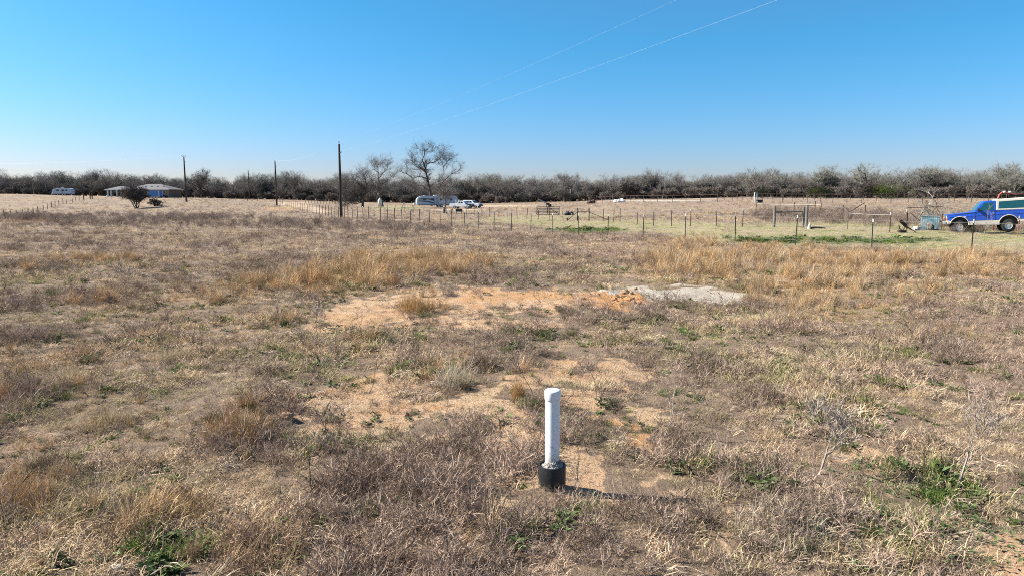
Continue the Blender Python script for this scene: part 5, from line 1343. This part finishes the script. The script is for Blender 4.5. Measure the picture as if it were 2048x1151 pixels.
sapling('dead_weed', 'brown bushy dead weed at the left end of the upper sand patch', gpix(640, 668), .6, 113, M_SAP, (.1, 0), (3, 4), .005, .008, 4, trunk=.5, spread=.6, cat='weed')

def slope_fn(c):                       # local tilt of the ground round a point
    gx = (tz(c.x + .2, c.y) - tz(c.x - .2, c.y)) / .4; gy = (tz(c.x, c.y + .2) - tz(c.x, c.y - .2)) / .4; z0 = tz(c.x, c.y) - c.z
    return lambda x, y: z0 + gx * x + gy * y
def tussock(label, px, py, h, w, n, seed, color, lean=.55, wid=.0042, name='grass_tussock', cat='grass tussock'):
    r = random.Random(seed); c = gpix(px, py); mb = MB(); low = MB(); gz = slope_fn(c)
    for k in range(n):
        b = rdir(r) * w * math.sqrt(r.random()) * .5; b.z = gz(b.x, b.y) - .01
        o = r.uniform(.2, 1.0); edge = min(1, math.hypot(b.x, b.y) / (w * .5)); o *= 1.1 - .55 * edge * r.random()
        blade(mb, r, b, h * o * 1.15, r.uniform(.05, lean * 1.35), wid * r.uniform(.6, 1.1), .95, 4, r.uniform(.5, 1.4), .22)
    t = thing(name, label, cat, c)
    mb.build('blades', plant_mat('tussock_%d' % seed, color, .2), t, vary=True)
    for k in range(n // 2):
        b = rdir(r) * w * math.sqrt(r.random()) * .6; b.z = gz(b.x, b.y) - .005
        blade(low, r, b, h * r.uniform(.15, .35), r.uniform(.6, 1.4), wid, .8, 3, r.uniform(.6, 1.3), .25)
    low.build('dead_thatch', MATS.get('thatch') or plant_mat('thatch', (.42, .33, .23), .15), t, vary=True)
OR = (.55, .34, .14); ST = (.62, .50, .32); PA = (.66, .57, .42)
tussock('slim upright orange tussock on the sand behind the pipe', 1036, 802, .34, .14, 320, 201, OR, .35)
tussock('broad orange tussock left of the lower sand patch', 478, 872, .30, .62, 900, 202, OR, .6)
tussock('orange tussock standing in the upper sand patch', 832, 624, .48, .75, 700, 203, OR, .55, .006)
tussock('pale wispy tussock at the back edge of the lower sand patch', 905, 772, .36, .45, 480, 204, PA, .55)
tussock('golden tussock near the left edge of the picture', 90, 775, .30, .9, 900, 205, ST, .7)
tussock('pale straw tussock in the left middle field', 345, 725, .34, .5, 520, 206, ST, .6)
tussock('orange-brown tussock on the left foreground slope', 345, 1040, .26, .6, 900, 207, (.52, .35, .18), .7)
tussock('large rusty tussock at the lower left corner', 35, 1010, .30, .55, 800, 208, (.50, .33, .17), .6)
tussock('low rusty tussock at the bottom edge left of centre', 520, 1120, .24, .6, 800, 209, (.46, .31, .20), .7)
tussock('small golden tussock halfway up the left side', 215, 850, .24, .5, 500, 210, (.55, .42, .24), .7)
tussock('fresh green tuft at the foot of the taller right sapling', 1885, 1010, .16, .3, 420, 211, (.14, .21, .05), .7, .0045, 'green_tuft', 'grass tuft')
tussock('fresh green tuft on the sand left of the white pipe', 1078, 850, .07, .10, 110, 212, (.10, .20, .04), .7, .004, 'green_tuft', 'grass tuft')
tussock('small bright green tuft at the foot of the black sleeve', 1046, 975, .06, .08, 90, 213, (.15, .24, .05), .8, .004, 'green_tuft', 'grass tuft')
tussock('pale bleached tussock in front of the right foreground sapling', 1560, 1060, .20, .6, 700, 214, PA, 1.0)
tussock('tangled straw tussock at the bottom edge right of the pipe', 1180, 1020, .16, .35, 420, 215, ST, 1.0)
def leafy(label, px, py, w, n, seed, color, leaf):
    r = random.Random(seed); c = gpix(px, py); t = thing('leafy_weed', label, 'weed', c); mb = MB(); gz = slope_fn(c)
    for k in range(n):
        b = rdir(r) * w * math.sqrt(r.random()) * .5; b.z = gz(b.x, b.y) + r.uniform(.01, .05)
        h_ = rdir(r); L = leaf * r.uniform(.5, 1.2); s_ = Vector((-h_.y, h_.x, r.uniform(-.4, .4))).normalized() * L * .26; up = Vector((0, 0, r.uniform(-.1, .6) * L))
        mb.add([tuple(b), tuple(b + h_ * L * .45 + s_ + up * .7), tuple(b + h_ * L + up), tuple(b + h_ * L * .45 - s_ + up * .7)], [(0, 1, 2, 3)], r.uniform(.5, 1.5))
    mb.build('leaves', plant_mat('leafy_%d' % seed, color, .2), t, vary=True)
    st = MB(); [st.tube([(x * w * .2, 0, -.01), (x * w * .22, .01, .04)], .004, 4) for x in (-1, 0, 1)]; st.build('stems', M_SAPD, t)
leafy('sprawling green leafy weed between the two right saplings', 1765, 960, .85, 420, 301, (.115, .17, .075), .042)
leafy('low green leafy weed patch near the lower right sand', 1900, 1080, .9, 380, 302, (.13, .18, .08), .04)
leafy('dark green leafy weed below the upper sand patch', 700, 664, 1.1, 330, 303, (.085, .12, .07), .06)
leafy('grey-green leafy weed on the left part of the lower sand', 650, 878, .30, 120, 304, (.09, .13, .09), .05)
leafy('dark green leafy weed right of the pipe near orange soil', 1215, 815, .25, 110, 305, (.06, .10, .04), .05)

def clod(label, px, py, size, seed, m, name='earth_clod', cat='clod', n=2, spread=0):
    c = gpix(px, py); t = thing(name, label, cat, c); h = MB(); lump(h, (0, 0, size[2] * .35), size, seed, 12, 7); h.build('lump', m, t)
    r = random.Random(seed); spread = spread or size[0] * 1.2; gz = slope_fn(c)
    for k in range(n):
        q = r.uniform(.15, .6); x, y = r.gauss(0, spread * .6), r.gauss(0, spread * .4)
        h = MB(); lump(h, (x, y, gz(x, y) + size[2] * q * .3), (size[0] * q, size[1] * q, size[2] * q), seed + k + 1, 8, 5); h.build('crumb', m, t)
M_CLOD = mat('dark_earth', (.30, .19, .11), .95, var=.4, scale=20, bump=.6); M_CLODO = mat('orange_earth', (.40, .21, .095), .95, var=.3, scale=12, bump=.6)
clod('dark earth clod at the left edge of the lower sand', 575, 836, (.07, .05, .045), 401, M_CLOD)
clod('small dark clod in the middle of the lower sand', 813, 833, (.022, .02, .03), 403, M_CLOD)
clod('orange earth lumps at the right tip of the upper sand patch', 1258, 602, (.13, .10, .07), 405, M_CLODO, n=16, spread=.42)
clod('dark earth lumps above the orange tip of the sand', 1250, 588, (.11, .09, .07), 407, M_CLOD, n=8, spread=.3)
clod('pale broken stone at the bottom edge of the left foreground', 232, 1138, (.045, .035, .02), 409, M_STONE, 'stone', 'stone')
t = thing('loose_board', 'flat pale board lying in the grass below the fence', 'board', gpix(1105, 499), .2)
MB().box((0, 0, .06), (.38, .4, .04), turn(.2, .04, .08)).build('board', M_WOOD, t); MB().box((.0, .2, .05), (.06, .08, .12)).build('support', M_WOOD, t)
